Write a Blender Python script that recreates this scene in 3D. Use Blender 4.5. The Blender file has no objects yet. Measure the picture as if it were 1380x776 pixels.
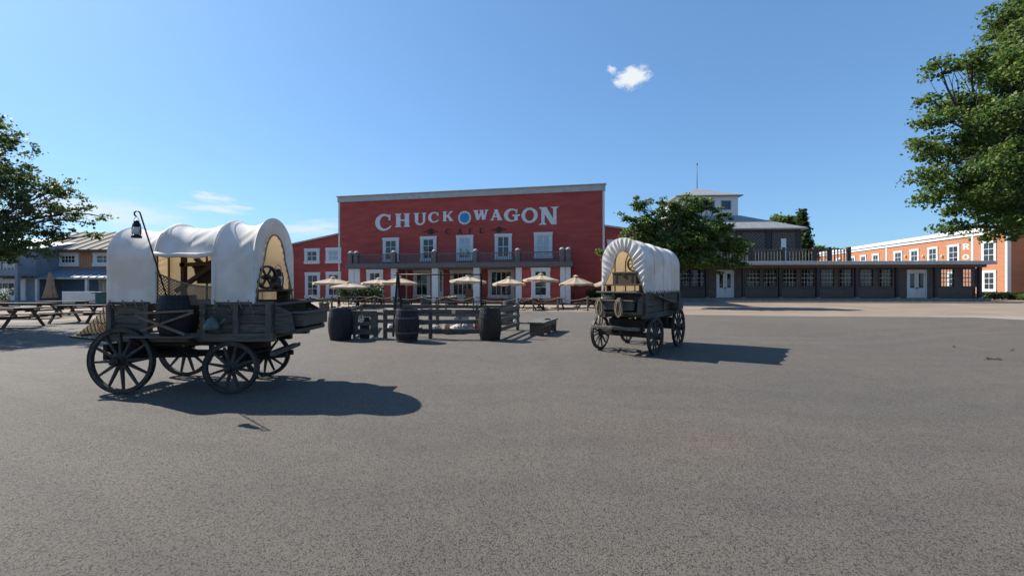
import bpy, math, random
from mathutils import Vector, Matrix, noise
R = math.radians
random.seed(11)

# ------------------------------------------------------------------ camera, sky, sun, exposure
F, HZ, CX, CH = 570.0, 384.0, 690.0, 1.65      # focal length in photo pixels, horizon row, centre column, eye height
scene = bpy.context.scene
col = scene.collection
cam_d = bpy.data.cameras.new('camera')
cam_d.sensor_fit = 'HORIZONTAL'; cam_d.sensor_width = 36.0
cam_d.lens = 36.0 * F / 1380.0
cam_d.shift_y = (HZ - 388.0) / 1380.0
cam_d.clip_start = 0.05; cam_d.clip_end = 5000
cam = bpy.data.objects.new('camera', cam_d); col.objects.link(cam)
cam.location = (0, 0, CH); cam.rotation_euler = (R(90), 0, 0)
scene.camera = cam

SUN_AZ = math.atan2(-0.89, 0.455)              # clockwise from +Y
SUN_EL = R(42)
to_sun = Vector((math.sin(SUN_AZ) * math.cos(SUN_EL), math.cos(SUN_AZ) * math.cos(SUN_EL), math.sin(SUN_EL)))
w = bpy.data.worlds.new('World'); scene.world = w; w.use_nodes = True
nt = w.node_tree; nt.nodes.clear()
def N(t, kind, **kw):
    n = t.nodes.new(kind)
    for k, v in kw.items(): setattr(n, k, v)
    return n
def math_n(t, op, a, b=None, c=None, clamp=False):
    n = N(t, 'ShaderNodeMath', operation=op, use_clamp=clamp)
    for i, v in enumerate((a, b, c)):
        if v is None: continue
        if isinstance(v, (int, float)): n.inputs[i].default_value = v
        else: t.links.new(v, n.inputs[i])
    return n.outputs[0]
def vmath(t, op, a, b=None):
    n = N(t, 'ShaderNodeVectorMath', operation=op)
    for i, v in enumerate((a, b)):
        if v is None: continue
        if hasattr(v, 'is_output'): t.links.new(v, n.inputs[i])
        else: n.inputs[i].default_value = v
    return n
def sstep(t, v, lo, hi):
    n = N(t, 'ShaderNodeMapRange', interpolation_type='SMOOTHSTEP')
    t.links.new(v, n.inputs[0]); n.inputs[1].default_value = lo; n.inputs[2].default_value = hi
    return n.outputs[0]
def mixc(t, fac, a, b, blend='MIX'):
    n = N(t, 'ShaderNodeMix', data_type='RGBA', blend_type=blend)
    for s, v in ((n.inputs[0], fac), (n.inputs[6], a), (n.inputs[7], b)):
        if hasattr(v, 'is_output'): t.links.new(v, s)
        elif isinstance(v, (int, float)): s.default_value = v
        else: s.default_value = (*v, 1)
    return n.outputs[2]
sky = N(nt, 'ShaderNodeTexSky', sky_type='NISHITA', sun_disc=False, sun_elevation=SUN_EL, sun_rotation=SUN_AZ,
        altitude=50, air_density=1.0, dust_density=0.6, ozone_density=2.2)
tc = N(nt, 'ShaderNodeTexCoord')
dirv = tc.outputs['Generated']
def pixdir(px, py): return Vector(((px - CX) / F, 1, (HZ - py) / F)).normalized()
def cloud(px, py, wx, wy, tilt, sc, seed, lo, hi, ns):
    c = pixdir(px, py); rgt = Vector((c.y, -c.x, 0)).normalized(); up = rgt.cross(c)
    a = (rgt * math.cos(tilt) + up * math.sin(tilt)) / wx
    b = (up * math.cos(tilt) - rgt * math.sin(tilt)) / wy
    d = vmath(nt, 'SUBTRACT', dirv, c).outputs[0]
    p = vmath(nt, 'DOT_PRODUCT', d, a).outputs['Value']; q = vmath(nt, 'DOT_PRODUCT', d, b).outputs['Value']
    front = vmath(nt, 'DOT_PRODUCT', dirv, c).outputs['Value']
    cmb = N(nt, 'ShaderNodeCombineXYZ'); nt.links.new(p, cmb.inputs[0]); nt.links.new(q, cmb.inputs[1]); cmb.inputs[2].default_value = seed
    nz = N(nt, 'ShaderNodeTexNoise'); nz.inputs['Scale'].default_value = sc; nz.inputs['Detail'].default_value = 7; nz.inputs['Roughness'].default_value = 0.62
    nt.links.new(cmb.outputs[0], nz.inputs['Vector'])
    r = math_n(nt, 'SQRT', math_n(nt, 'ADD', math_n(nt, 'MULTIPLY', p, p), math_n(nt, 'MULTIPLY', q, q)))
    v = math_n(nt, 'ADD', math_n(nt, 'SUBTRACT', 1.0, r), math_n(nt, 'MULTIPLY', math_n(nt, 'SUBTRACT', nz.outputs[0], 0.5), ns))
    m = sstep(nt, v, lo, hi)
    return math_n(nt, 'MULTIPLY', m, math_n(nt, 'GREATER_THAN', front, 0.0))
masks = [(cloud(852, 103, .046, .030, .1, 2.0, 3.1, .12, .62, 1.35), .97), (cloud(824, 94, .016, .010, -.75, 1.8, 7.7, .1, .9, 2.0), .8),
         (cloud(288, 266, .055, .012, -.02, 1.6, 1.3, .1, 1.1, 2.6), .75), (cloud(296, 281, .07, .014, 0, 1.6, 9.3, .0, 1.1, 2.6), .75),
         (cloud(425, 308, .10, .022, .1, 1.7, 4.3, -.15, 1.0, 2.6), .7), (cloud(120, 285, .16, .04, .0, 1.4, 5.9, -.15, 1.1, 2.6), .65)]
skyc = sky.outputs[0]
gm = N(nt, 'ShaderNodeGamma'); gm.inputs['Gamma'].default_value = 0.65; nt.links.new(skyc, gm.inputs['Color'])
skyc = mixc(nt, 1.0, gm.outputs[0], (.75, 1.15, 1.57), 'MULTIPLY')
for m, s in masks:
    skyc = mixc(nt, math_n(nt, 'MULTIPLY', m, s), skyc, (4.6, 4.8, 5.0))
bg = N(nt, 'ShaderNodeBackground'); bg.inputs['Strength'].default_value = 0.11
nt.links.new(skyc, bg.inputs['Color'])
wo = N(nt, 'ShaderNodeOutputWorld'); nt.links.new(bg.outputs[0], wo.inputs[0])

sd = bpy.data.lights.new('sun', 'SUN'); sd.energy = 5.0; sd.angle = R(0.5); sd.color = (1.0, 0.94, 0.86)
so = bpy.data.objects.new('sun', sd); col.objects.link(so)
so.rotation_euler = to_sun.to_track_quat('Z', 'Y').to_euler(); so.location = to_sun * 60
vs = scene.view_settings
scene.display_settings.display_device = 'sRGB'
vs.view_transform = 'Standard'; vs.look = 'None'; vs.gamma = 1; vs.use_curve_mapping = False; vs.exposure = 0.8

# ------------------------------------------------------------------ helpers
def ground_pt(px, py, z=0.0):
    Y = F * (CH - z) / (py - HZ); return Vector(((px - CX) / F * Y, Y, z))
def at(px, py, Y): return Vector(((px - CX) / F * Y, Y, CH + (HZ - py) / F * Y))

class MB:
    def __init__(s, m=None): s.v, s.f, s.sm, s.m = [], [], [], m or Matrix.Identity(4)
    def add(s, vs_, fs, smooth=False):
        b = len(s.v); s.v += [s.m @ Vector(p) for p in vs_]
        for f in fs: s.f.append([b + i for i in f]); s.sm.append(smooth)
        return s
    def box(s, x0, x1, y0, y1, z0, z1):
        return s.add([(x0,y0,z0),(x1,y0,z0),(x1,y1,z0),(x0,y1,z0),(x0,y0,z1),(x1,y0,z1),(x1,y1,z1),(x0,y1,z1)],
              [(0,3,2,1),(4,5,6,7),(0,1,5,4),(1,2,6,5),(2,3,7,6),(3,0,4,7)])
    def beam(s, p, q, w_, h_, up=(0,0,1), w2=None, h2=None):
        p, q = Vector(p), Vector(q); d = (q - p).normalized(); up = Vector(up)
        if abs(d.dot(up)) > .98: up = Vector((0, 1, 0)) if abs(d.y) < .9 else Vector((1, 0, 0))
        r = d.cross(up).normalized(); u = r.cross(d)
        w2 = w2 or w_; h2 = h2 or h_; vs_ = []
        for c, a, b in ((p, w_, h_), (q, w2, h2)):
            for i, j in ((-1,-1),(1,-1),(1,1),(-1,1)): vs_.append(c + r * (i * a / 2) + u * (j * b / 2))
        return s.add(vs_, [(0,1,2,3),(7,6,5,4),(0,4,5,1),(1,5,6,2),(2,6,7,3),(3,7,4,0)])
    def tube(s, pts, r, n=8, cap=True):
        pts = [Vector(p) for p in pts]; k = len(pts); vs_ = []; fs = []
        rr = r if isinstance(r, (list, tuple)) else [r] * k
        prev = None
        for i, p in enumerate(pts):
            d = (pts[min(i+1, k-1)] - pts[max(i-1, 0)]).normalized()
            if prev is None:
                a = Vector((0,0,1)) if abs(d.z) < .9 else Vector((1,0,0)); prev = d.cross(a).normalized()
            u = (prev - d * prev.dot(d)).normalized(); prev = u; v2 = d.cross(u)
            for j in range(n):
                t = 2 * math.pi * j / n; vs_.append(p + (u * math.cos(t) + v2 * math.sin(t)) * rr[i])
        for i in range(k - 1):
            for j in range(n): fs.append((i*n+j, i*n+(j+1)%n, (i+1)*n+(j+1)%n, (i+1)*n+j))
        s.add(vs_, fs, True)
        if cap: b = len(s.v) - k * n; s.f.append([b + j for j in reversed(range(n))]); s.sm.append(False); s.f.append([b + (k-1)*n + j for j in range(n)]); s.sm.append(False)
        return s
    def lathe(s, prof, n=24, c=(0,0,0), axis='z', smooth=True, mod=None):
        vs_ = []; fs = []; k = len(prof); c = Vector(c)
        for r, h in prof:
            for j in range(n):
                t = 2 * math.pi * j / n; q = r * (mod(j) if mod else 1)
                a, b = q * math.cos(t), q * math.sin(t)
                vs_.append(c + Vector((a, b, h) if axis == 'z' else ((a, h, -b) if axis == 'y' else (h, a, b))))
        for i in range(k - 1):
            for j in range(n): fs.append((i*n+j, i*n+(j+1)%n, (i+1)*n+(j+1)%n, (i+1)*n+j))
        s.add(vs_, fs, smooth)
        return s
    def disc(s, r, h, n=24, c=(0,0,0), flip=False):
        c = Vector(c); vs_ = [c + Vector((r*math.cos(2*math.pi*j/n), r*math.sin(2*math.pi*j/n), h)) for j in range(n)]
        return s.add(vs_, [tuple(reversed(range(n))) if flip else tuple(range(n))])
    def prism(s, poly, y0, y1):          # polygon in x,z ; extruded along y (y0 = front)
        n = len(poly)
        a = sum(poly[i][0]*poly[(i+1)%n][1]-poly[(i+1)%n][0]*poly[i][1] for i in range(n))
        if a < 0: poly = poly[::-1]
        vs_ = [(p[0], y0, p[1]) for p in poly] + [(p[0], y1, p[1]) for p in poly]
        return s.add(vs_, [tuple(range(n)), tuple(reversed(range(n, 2*n)))] + [(i, i+n, (i+1)%n+n, (i+1)%n) for i in range(n)])
    def mesh(s, name):
        me = bpy.data.meshes.new(name); me.from_pydata([tuple(p) for p in s.v], [], s.f)
        me.polygons.foreach_set('use_smooth', s.sm); me.update(); return me
    def build(s, name, mat, parent=None, kind=None, bevel=0, loc=None, rot=None):
        return mk(name, s.mesh(name), mat, parent, kind, bevel, loc, rot)
def mk(name, me, mat=None, parent=None, kind=None, bevel=0, loc=None, rot=None):
    if mat is not None and not me.materials: me.materials.append(M[mat] if isinstance(mat, str) else mat)
    o = bpy.data.objects.new(name, me); col.objects.link(o)
    if parent: o.parent = parent
    if kind: o['kind'] = kind
    if loc is not None: o.location = loc
    if rot is not None: o.rotation_euler = rot
    if bevel:
        b = o.modifiers.new('bevel', 'BEVEL'); b.width = bevel; b.segments = 1; b.limit_method = 'ANGLE'
    return o
def thing(name, label, cat, loc=(0,0,0), rz=0, group=None):
    o = bpy.data.objects.new(name, None); col.objects.link(o); o.empty_display_size = .2
    o.location = loc; o.rotation_euler = (0, 0, rz); tag(o, label, cat, group); return o
def tag(o, label, cat, group=None):
    o['label'] = label; o['category'] = cat
    if group: o['group'] = group
    return o
def boxpart(name, mat, parent, *b, bevel=0, kind=None): return MB().box(*b).build(name, mat, parent, kind, bevel)

# ------------------------------------------------------------------ materials
M = {}
def new_mat(name):
    m = bpy.data.materials.new(name); m.use_nodes = True; t = m.node_tree
    b = t.nodes['Principled BSDF']; M[name] = m; return m, t, b
def pm(name, c1, c2=None, scale=6, rough=.7, bump=0, stretch=(1,1,1), detail=6, metal=0, rnd=0, spec=.28, ior=None, bscale=None, contrast=(.3,.7)):
    m, t, b = new_mat(name); c2 = c2 or tuple(min(1, x * 1.25) for x in c1)
    co = N(t, 'ShaderNodeTexCoord'); mp = N(t, 'ShaderNodeMapping'); mp.inputs['Scale'].default_value = stretch
    t.links.new(co.outputs['Object'], mp.inputs[0])
    vec = mp.outputs[0]
    oi = N(t, 'ShaderNodeObjectInfo')
    off = vmath(t, 'ADD', vec, None); t.links.new(oi.outputs['Random'], off.inputs[1]); vec = off.outputs[0]
    nz = N(t, 'ShaderNodeTexNoise'); nz.inputs['Scale'].default_value = scale; nz.inputs['Detail'].default_value = detail; nz.inputs['Roughness'].default_value = .65
    t.links.new(vec, nz.inputs['Vector'])
    c = mixc(t, sstep(t, nz.outputs[0], *contrast), c1, c2)
    if rnd:
        k = math_n(t, 'ADD', math_n(t, 'MULTIPLY', oi.outputs['Random'], rnd), 1 - rnd / 2)
        hs = N(t, 'ShaderNodeHueSaturation'); t.links.new(c, hs.inputs['Color']); t.links.new(k, hs.inputs['Value']); c = hs.outputs[0]
    t.links.new(c, b.inputs['Base Color'])
    b.inputs['Roughness'].default_value = rough; b.inputs['Metallic'].default_value = metal; b.inputs['Specular IOR Level'].default_value = spec
    if ior: b.inputs['IOR'].default_value = ior
    if bump:
        src = nz.outputs[0]
        if bscale:
            n2 = N(t, 'ShaderNodeTexNoise'); n2.inputs['Scale'].default_value = bscale; n2.inputs['Detail'].default_value = 4
            t.links.new(vec, n2.inputs['Vector']); src = n2.outputs[0]
        bp = N(t, 'ShaderNodeBump'); bp.inputs['Strength'].default_value = bump; bp.inputs['Distance'].default_value = .02
        t.links.new(src, bp.inputs['Height']); t.links.new(bp.outputs[0], b.inputs['Normal'])
    return m
GX, GZ, GY = (1.2, 14, 14), (14, 14, 1.2), (14, 1.2, 14)
pm('wood_x', (.060,.052,.043), (.150,.132,.110), 3, .8, .5, GX, rnd=.35)
pm('wood_y', (.060,.052,.043), (.150,.132,.110), 3, .8, .5, GY, rnd=.35)
pm('wood_z', (.060,.052,.043), (.150,.132,.110), 3, .8, .5, GZ, rnd=.35)
pm('wood_dark', (.014,.013,.013), (.036,.033,.031), 4, .75, .4, (3,9,9), rnd=.3)
pm('wood_grey', (.08,.076,.068), (.16,.15,.13), 3, .85, .5, GX, rnd=.3)
pm('wood_greyz', (.08,.076,.068), (.16,.15,.13), 3, .85, .5, GZ, rnd=.3)
pm('wood_brown', (.06,.035,.022), (.13,.08,.05), 4, .7, .4, GX, rnd=.3)
pm('wood_strap', (.13,.09,.06), (.22,.165,.115), 5, .8, .3, (4,9,9))
pm('wheel_wood', (.033,.029,.027), (.078,.068,.060), 9, .7, .3, rnd=.3)
pm('iron', (.03,.03,.032), (.07,.06,.055), 14, .5, .2, metal=.6)
pm('iron_rust', (.05,.035,.03), (.11,.07,.05), 14, .7, .3, metal=.3)
pm('barrel_black', (.008,.008,.009), (.024,.022,.022), 4, .6, .3, (6,6,1), rnd=.4)
pm('barrel_brown', (.018,.013,.011), (.042,.031,.025), 4, .6, .3, (6,6,1), rnd=.4)
pm('barrel_grey', (.05,.043,.04), (.10,.085,.075), 4, .75, .3, (6,6,1))
pm('hoop_grey', (.05,.05,.055), (.12,.12,.13), 12, .5, .2, metal=.5)
pm('hoop_dark', (.016,.016,.018), (.035,.035,.036), 12, .5, .2, metal=.3)
pm('rope', (.22,.165,.105), (.37,.29,.19), 60, .9, .5)
pm('rope_dark', (.16,.12,.08), (.28,.22,.15), 60, .9, .5)
pm('straw', (.26,.17,.07), (.40,.29,.13), 30, .95, .8, bscale=50)
pm('sack', (.30,.24,.16), (.42,.35,.25), 14, .95, .4)
pm('stone', (.26,.23,.20), (.42,.38,.34), 4, .9, .6, bscale=9, rnd=.25)
pm('stone_rusty', (.20,.10,.07), (.33,.19,.13), 4, .9, .6, bscale=9)
pm('red', (.32,.050,.039), (.44,.080,.061), 1.1, .62, .12, (.5,.5,2.2), contrast=(.25,.75))
pm('white', (.58,.59,.59), (.68,.68,.67), 2, .55, .1, (1,1,3), contrast=(.2,.8))
pm('letter_white', (.58,.62,.62), (.72,.74,.73), 3, .6, .1)
pm('letter_dark', (.045,.018,.02), (.06,.025,.025), 3, .6)
pm('sign_blue', (.03,.22,.46), (.04,.26,.52), 3, .4)
pm('cream', (.50,.47,.40), (.60,.57,.50), 2, .6, .1)
pm('grey_paint', (.115,.105,.105), (.15,.14,.138), 3, .6, .1)
pm('grey_cap', (.30,.29,.28), (.40,.39,.38), 3, .6, .1)
pm('coping', (.36,.36,.35), (.45,.45,.43), 2, .5, .1)
pm('glass_dark', (.010,.014,.018), (.018,.024,.03), 1, .03, 0, spec=.5, ior=1.6, rnd=.5)
pm('glass_sky_tint', (.05,.08,.12), (.07,.11,.16), 1, .03, 0, spec=.5, ior=2.6)  # blue of the sky in these panes is put into the base colour
pm('curtain', (.26,.28,.32), (.40,.42,.46), 3, .15, 0, (9,9,.3), spec=.5, ior=1.9)
pm('interior', (.02,.02,.02), (.03,.03,.03), 1, .9)
pm('orange', (.34,.145,.075), (.41,.185,.10), 1.5, .65, .1, (.6,.6,3), contrast=(.2,.8))
pm('orange_dull', (.36,.18,.10), (.44,.225,.13), 2, .65, .1, (3,3,1))
pm('orange_rear', (.34,.145,.075), (.41,.185,.10), 1.5, .65, .1)  # rear wing, same tones as the front wall
pm('blue_paint', (.11,.20,.29), (.14,.24,.34), 2, .6, .1, (4,4,.6))
pm('slate_paint', (.15,.19,.23), (.20,.24,.28), 2, .6, .1)
pm('roof_metal', (.16,.138,.11), (.215,.19,.155), 1.5, .85, .1, (3,.6,1), metal=.0)
pm('roof_grey', (.22,.222,.215), (.28,.28,.27), 1.2, .55, .1, (3,.6,1))
pm('gallery_wood', (.082,.068,.059), (.14,.117,.102), 3, .7, .3, (1,8,8), rnd=.2)
pm('gallery_brown', (.09,.070,.058), (.145,.115,.096), 3, .7, .3, (1,8,8), rnd=.2)
pm('gallery_post', (.03,.028,.03), (.06,.055,.055), 3, .7, .3, GZ, rnd=.2)
pm('baluster', (.06,.056,.053), (.10,.094,.088), 3, .7)
pm('lattice', (.20,.195,.19), (.28,.275,.265), 3, .7)
pm('porch', (.19,.165,.145), (.26,.23,.205), 2, .85, .2, rnd=.1)
pm('kerb', (.22,.20,.175), (.29,.265,.23), 3, .85, .3)
pm('brick_kerb', (.20,.12,.10), (.30,.20,.16), 6, .85, .3)
pm('board_white', (.55,.55,.53), (.62,.62,.60), 2, .5)
pm('bin_green', (.03,.09,.09), (.05,.12,.12), 2, .5)
pm('terracotta', (.14,.08,.06), (.20,.12,.09), 4, .8, .2)
pm('brown_board', (.20,.085,.05), (.26,.12,.075), 3, .6)
pm('enamel', (.07,.085,.08), (.12,.135,.125), 6, .35, .1, metal=.4)
pm('lantern_black', (.012,.013,.018), (.03,.03,.038), 9, .35, .1, metal=.3)
pm('lantern_glass', (.55,.55,.50), (.65,.65,.6), 4, .15)
pm('bark', (.06,.05,.04), (.12,.10,.085), 6, .9, .8, (4,4,1))
pm('soil', (.05,.035,.025), (.09,.07,.05), 8, .95, .5)
pm('flower', (.75,.70,.68), (.8,.8,.8), 5, .7)
pm('plaque', (.50,.47,.36), (.58,.54,.42), 8, .6)
pm('net', (.15,.12,.09), (.25,.20,.15), 50, .9, .2)

def cloth_mat(name, c1, c2, trans, tcol, bump=.25, scale=5, vary=0.0):
    m, t, b = new_mat(name)
    co = N(t, 'ShaderNodeTexCoord'); nz = N(t, 'ShaderNodeTexNoise'); nz.inputs['Scale'].default_value = scale; nz.inputs['Detail'].default_value = 6
    t.links.new(co.outputs['Object'], nz.inputs['Vector'])
    c = mixc(t, sstep(t, nz.outputs[0], .3, .7), c1, c2); oi = N(t, 'ShaderNodeObjectInfo'); hs = N(t, 'ShaderNodeHueSaturation'); t.links.new(c, hs.inputs['Color']); t.links.new(math_n(t, 'ADD', math_n(t, 'MULTIPLY', oi.outputs['Random'], vary), 1 - vary/2), hs.inputs['Value']); t.links.new(hs.outputs[0], b.inputs['Base Color'])
    b.inputs['Roughness'].default_value = .9; b.inputs['Specular IOR Level'].default_value = .15
    bp = N(t, 'ShaderNodeBump'); bp.inputs['Strength'].default_value = bump; bp.inputs['Distance'].default_value = .02
    n2 = N(t, 'ShaderNodeTexNoise'); n2.inputs['Scale'].default_value = scale * 1.2; n2.inputs['Detail'].default_value = 3; t.links.new(co.outputs['Object'], n2.inputs['Vector'])
    t.links.new(n2.outputs[0], bp.inputs['Height']); t.links.new(bp.outputs[0], b.inputs['Normal'])
    tr = N(t, 'ShaderNodeBsdfTranslucent'); tr.inputs[0].default_value = (*tcol, 1)
    mx = N(t, 'ShaderNodeMixShader'); mx.inputs[0].default_value = trans
    t.links.new(b.outputs[0], mx.inputs[1]); t.links.new(tr.outputs[0], mx.inputs[2])
    t.links.new(mx.outputs[0], t.nodes['Material Output'].inputs[0]); return m
cloth_mat('canvas', (.67,.635,.57), (.83,.81,.77), .17, (.9,.66,.36), .12, 2.6)
cloth_mat('canvas_inner', (.62,.56,.44), (.70,.63,.50), .30, (.8,.62,.36))
cloth_mat('parasol', (.44,.36,.265), (.50,.41,.305), .22, (.55,.41,.27), .1, 5, .35)
cloth_mat('parasol_folded', (.30,.21,.135), (.36,.26,.175), .1, (.4,.28,.17), .1)

def leaf_mat(name, a, b_, c):
    m, t, b = new_mat(name)
    g = N(t, 'ShaderNodeNewGeometry'); cr = N(t, 'ShaderNodeValToRGB')
    cr.color_ramp.elements[0].color = (*a, 1); cr.color_ramp.elements[1].color = (*c, 1)
    e = cr.color_ramp.elements.new(.55); e.color = (*b_, 1)
    t.links.new(g.outputs['Random Per Island'], cr.inputs[0]); t.links.new(cr.outputs[0], b.inputs['Base Color'])
    b.inputs['Roughness'].default_value = .45; b.inputs['Specular IOR Level'].default_value = .22
    tr = N(t, 'ShaderNodeBsdfTranslucent'); hs = N(t, 'ShaderNodeHueSaturation'); hs.inputs['Value'].default_value = 2.0; hs.inputs['Hue'].default_value = .47
    t.links.new(cr.outputs[0], hs.inputs['Color']); t.links.new(hs.outputs[0], tr.inputs[0])
    mx = N(t, 'ShaderNodeMixShader'); mx.inputs[0].default_value = .42
    t.links.new(b.outputs[0], mx.inputs[1]); t.links.new(tr.outputs[0], mx.inputs[2]); t.links.new(mx.outputs[0], t.nodes['Material Output'].inputs[0])
leaf_mat('leaf_right', (.030,.070,.016), (.062,.115,.026), (.135,.190,.045))
leaf_mat('leaf_mid', (.030,.072,.019), (.066,.122,.031), (.155,.215,.055))
leaf_mat('leaf_left', (.034,.064,.022), (.066,.105,.034), (.135,.175,.052))
leaf_mat('leaf_hedge', (.015,.035,.012), (.03,.055,.018), (.05,.08,.025))

# see-through window glass
m, t, b = new_mat('glass_clear')
tr = N(t, 'ShaderNodeBsdfTransparent'); tr.inputs[0].default_value = (.75,.8,.8,1)
gl = N(t, 'ShaderNodeBsdfGlossy'); gl.inputs['Roughness'].default_value = .02
fr = N(t, 'ShaderNodeFresnel'); fr.inputs[0].default_value = 1.6
mx = N(t, 'ShaderNodeMixShader'); t.links.new(fr.outputs[0], mx.inputs[0]); t.links.new(tr.outputs[0], mx.inputs[1]); t.links.new(gl.outputs[0], mx.inputs[2])
t.links.new(mx.outputs[0], t.nodes['Material Output'].inputs[0])

# asphalt: pale stone chips in dark binder, worn and slightly pink patches, faint tyre arcs
m, t, b = new_mat('asphalt')
co = N(t, 'ShaderNodeTexCoord'); P = co.outputs['Object']
def tex(kind, scale, detail=4, rough=.6, vec=P, **kw):
    n = N(t, kind, **kw); n.inputs['Scale'].default_value = scale
    if 'Detail' in n.inputs: n.inputs['Detail'].default_value = detail; n.inputs['Roughness'].default_value = rough
    t.links.new(vec, n.inputs['Vector']); return n
vor = tex('ShaderNodeTexVoronoi', 105); vor2 = tex('ShaderNodeTexVoronoi', 26)
chip = N(t, 'ShaderNodeSeparateColor'); t.links.new(vor.outputs['Color'], chip.inputs[0])
fine = tex('ShaderNodeTexNoise', 110, 3, .75)
big = tex('ShaderNodeTexNoise', .23, 5, .6); mid = tex('ShaderNodeTexNoise', 1.7, 5, .65); pink = tex('ShaderNodeTexNoise', .31, 4, .55, N(t, 'ShaderNodeMapping').outputs[0])
pmn = [n for n in t.nodes if n.bl_idname == 'ShaderNodeMapping'][0]; t.links.new(P, pmn.inputs[0]); pmn.inputs['Location'].default_value = (13.7, 4.1, 0)
base = mixc(t, chip.outputs[0], (.0135,.0113,.0090), (.0475,.0408,.0335))
base = mixc(t, math_n(t, 'MULTIPLY', sstep(t, chip.outputs[1], .90, .93), .9), base, (.19,.168,.142))
base = mixc(t, sstep(t, fine.outputs[0], .35, .68), mixc(t, 1.0, base, (.62,.62,.63), 'MULTIPLY'), base)
base = mixc(t, math_n(t, 'MULTIPLY', sstep(t, pink.outputs[0], .54, .72), .55), base, mixc(t, 1.0, base, (1.16,.97,.88), 'MULTIPLY'))
base = mixc(t, 1.0, base, mixc(t, sstep(t, big.outputs[0], .3, .72), (.92,.925,.93), (1.07,1.06,1.05)), 'MULTIPLY')
base = mixc(t, 1.0, base, mixc(t, sstep(t, mid.outputs[0], .3, .7), (.94,.94,.95), (1.05,1.05,1.04)), 'MULTIPLY')
stn = tex('ShaderNodeTexNoise', .9, 6, .7); st2 = tex('ShaderNodeTexNoise', 4.5, 4, .7)
base = mixc(t, 1.0, base, mixc(t, math_n(t, 'MULTIPLY', sstep(t, stn.outputs[0], .58, .70), sstep(t, st2.outputs[0], .35, .6)), (1.0,1.0,1.0), (.84,.84,.85)), 'MULTIPLY')
# tyre arcs on the far right part of the plaza
sub = vmath(t, 'SUBTRACT', P, (6.0, 46.0, 0)); ln = vmath(t, 'LENGTH', sub.outputs[0]).outputs['Value']
wob = tex('ShaderNodeTexNoise', .12, 2)
rad = math_n(t, 'ADD', ln, math_n(t, 'MULTIPLY', wob.outputs[0], 5.0))
arc = tex('ShaderNodeTexNoise', 1.0, 3, .6)
cmb = N(t, 'ShaderNodeCombineXYZ'); t.links.new(math_n(t, 'MULTIPLY', rad, 1.6), cmb.inputs[0]); t.links.new(cmb.outputs[0], arc.inputs['Vector'])
base = mixc(t, 1.0, base, mixc(t, sstep(t, arc.outputs[0], .30, .66), (.915,.92,.92), (1.05,1.045,1.02)), 'MULTIPLY')
t.links.new(base, b.inputs['Base Color']); b.inputs['Roughness'].default_value = .82; b.inputs['Specular IOR Level'].default_value = .35
bp = N(t, 'ShaderNodeBump'); bp.inputs['Strength'].default_value = .8; bp.inputs['Distance'].default_value = .008
t.links.new(math_n(t, 'SUBTRACT', fine.outputs[0], vor.outputs['Distance']), bp.inputs['Height']); t.links.new(bp.outputs[0], b.inputs['Normal'])

def ground_mat(name, a, c, sc=.5):
    m, t, b = new_mat(name); co = N(t, 'ShaderNodeTexCoord')
    n1 = N(t, 'ShaderNodeTexNoise'); n1.inputs['Scale'].default_value = sc; n1.inputs['Detail'].default_value = 8; t.links.new(co.outputs['Object'], n1.inputs['Vector'])
    n2 = N(t, 'ShaderNodeTexNoise'); n2.inputs['Scale'].default_value = 40; n2.inputs['Detail'].default_value = 4; t.links.new(co.outputs['Object'], n2.inputs['Vector'])
    k = mixc(t, sstep(t, n1.outputs[0], .3, .7), a, c); k = mixc(t, 1.0, k, mixc(t, n2.outputs[0], (.75,.75,.75), (1.2,1.2,1.2)), 'MULTIPLY')
    t.links.new(k, b.inputs['Base Color']); b.inputs['Roughness'].default_value = .95
ground_mat('earth', (.07,.07,.04), (.11,.10,.065), .05)
ground_mat('apron', (.19,.14,.10), (.24,.185,.135), .4)
ground_mat('apron_pale', (.23,.19,.15), (.275,.23,.185), .4)
# ------------------------------------------------------------------ ground
def sheet(name, pts, z, mat, kind='structure', parent=None):
    return MB().add([(p[0], p[1], z) for p in pts], [tuple(range(len(pts)))]).build(name, mat, parent, kind)
sheet('ground', [(-900,-900),(900,-900),(900,1500),(-900,1500)], -0.008, 'earth')
sheet('pavement', [(-75,-6),(95,-6),(95,110),(-75,110)], -0.004, 'apron')
edge_px = [(-300,437),(0,436),(120,430),(230,422),(380,416.5),(440,416),(560,417.5),(700,419.5),(800,420.3),(930,424),(1020,425.5),(1100,426.3),(1210,426.8),(1310,427.5),(1380,431),(1500,439),(1700,462)]
edge = [ground_pt(*p) for p in edge_px]
sheet('plaza_asphalt', [(-60,-20),(60,-20)] + [(p.x, p.y) for p in reversed(edge)], 0.0, 'asphalt')
# pale concrete strip along the asphalt edge on the right
es = [ground_pt(x, y) for x, y in [(1255,425.6),(1310,425.6),(1380,427),(1500,433),(1700,452)]]
e2 = [ground_pt(x, y) for x, y in [(1255,427.1),(1310,427.5),(1380,431),(1500,439),(1700,462)]]
MB().add([(p.x,p.y,.004) for p in es] + [(p.x,p.y,.004) for p in e2], [(i+5, i+6, i+1, i) for i in range(4)]).build('concrete_strip', 'apron_pale', None, 'structure')
# pale terrace in front of the red building
tp = [ground_pt(x, y) for x, y in [(330,413.5),(440,414.5),(560,415.5),(700,417.3),(830,418),(960,417.5)]]
sheet('terrace_paving', [(p.x, p.y) for p in tp] + [(18,40),(-30,50)], 0.004, 'apron_pale')

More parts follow.
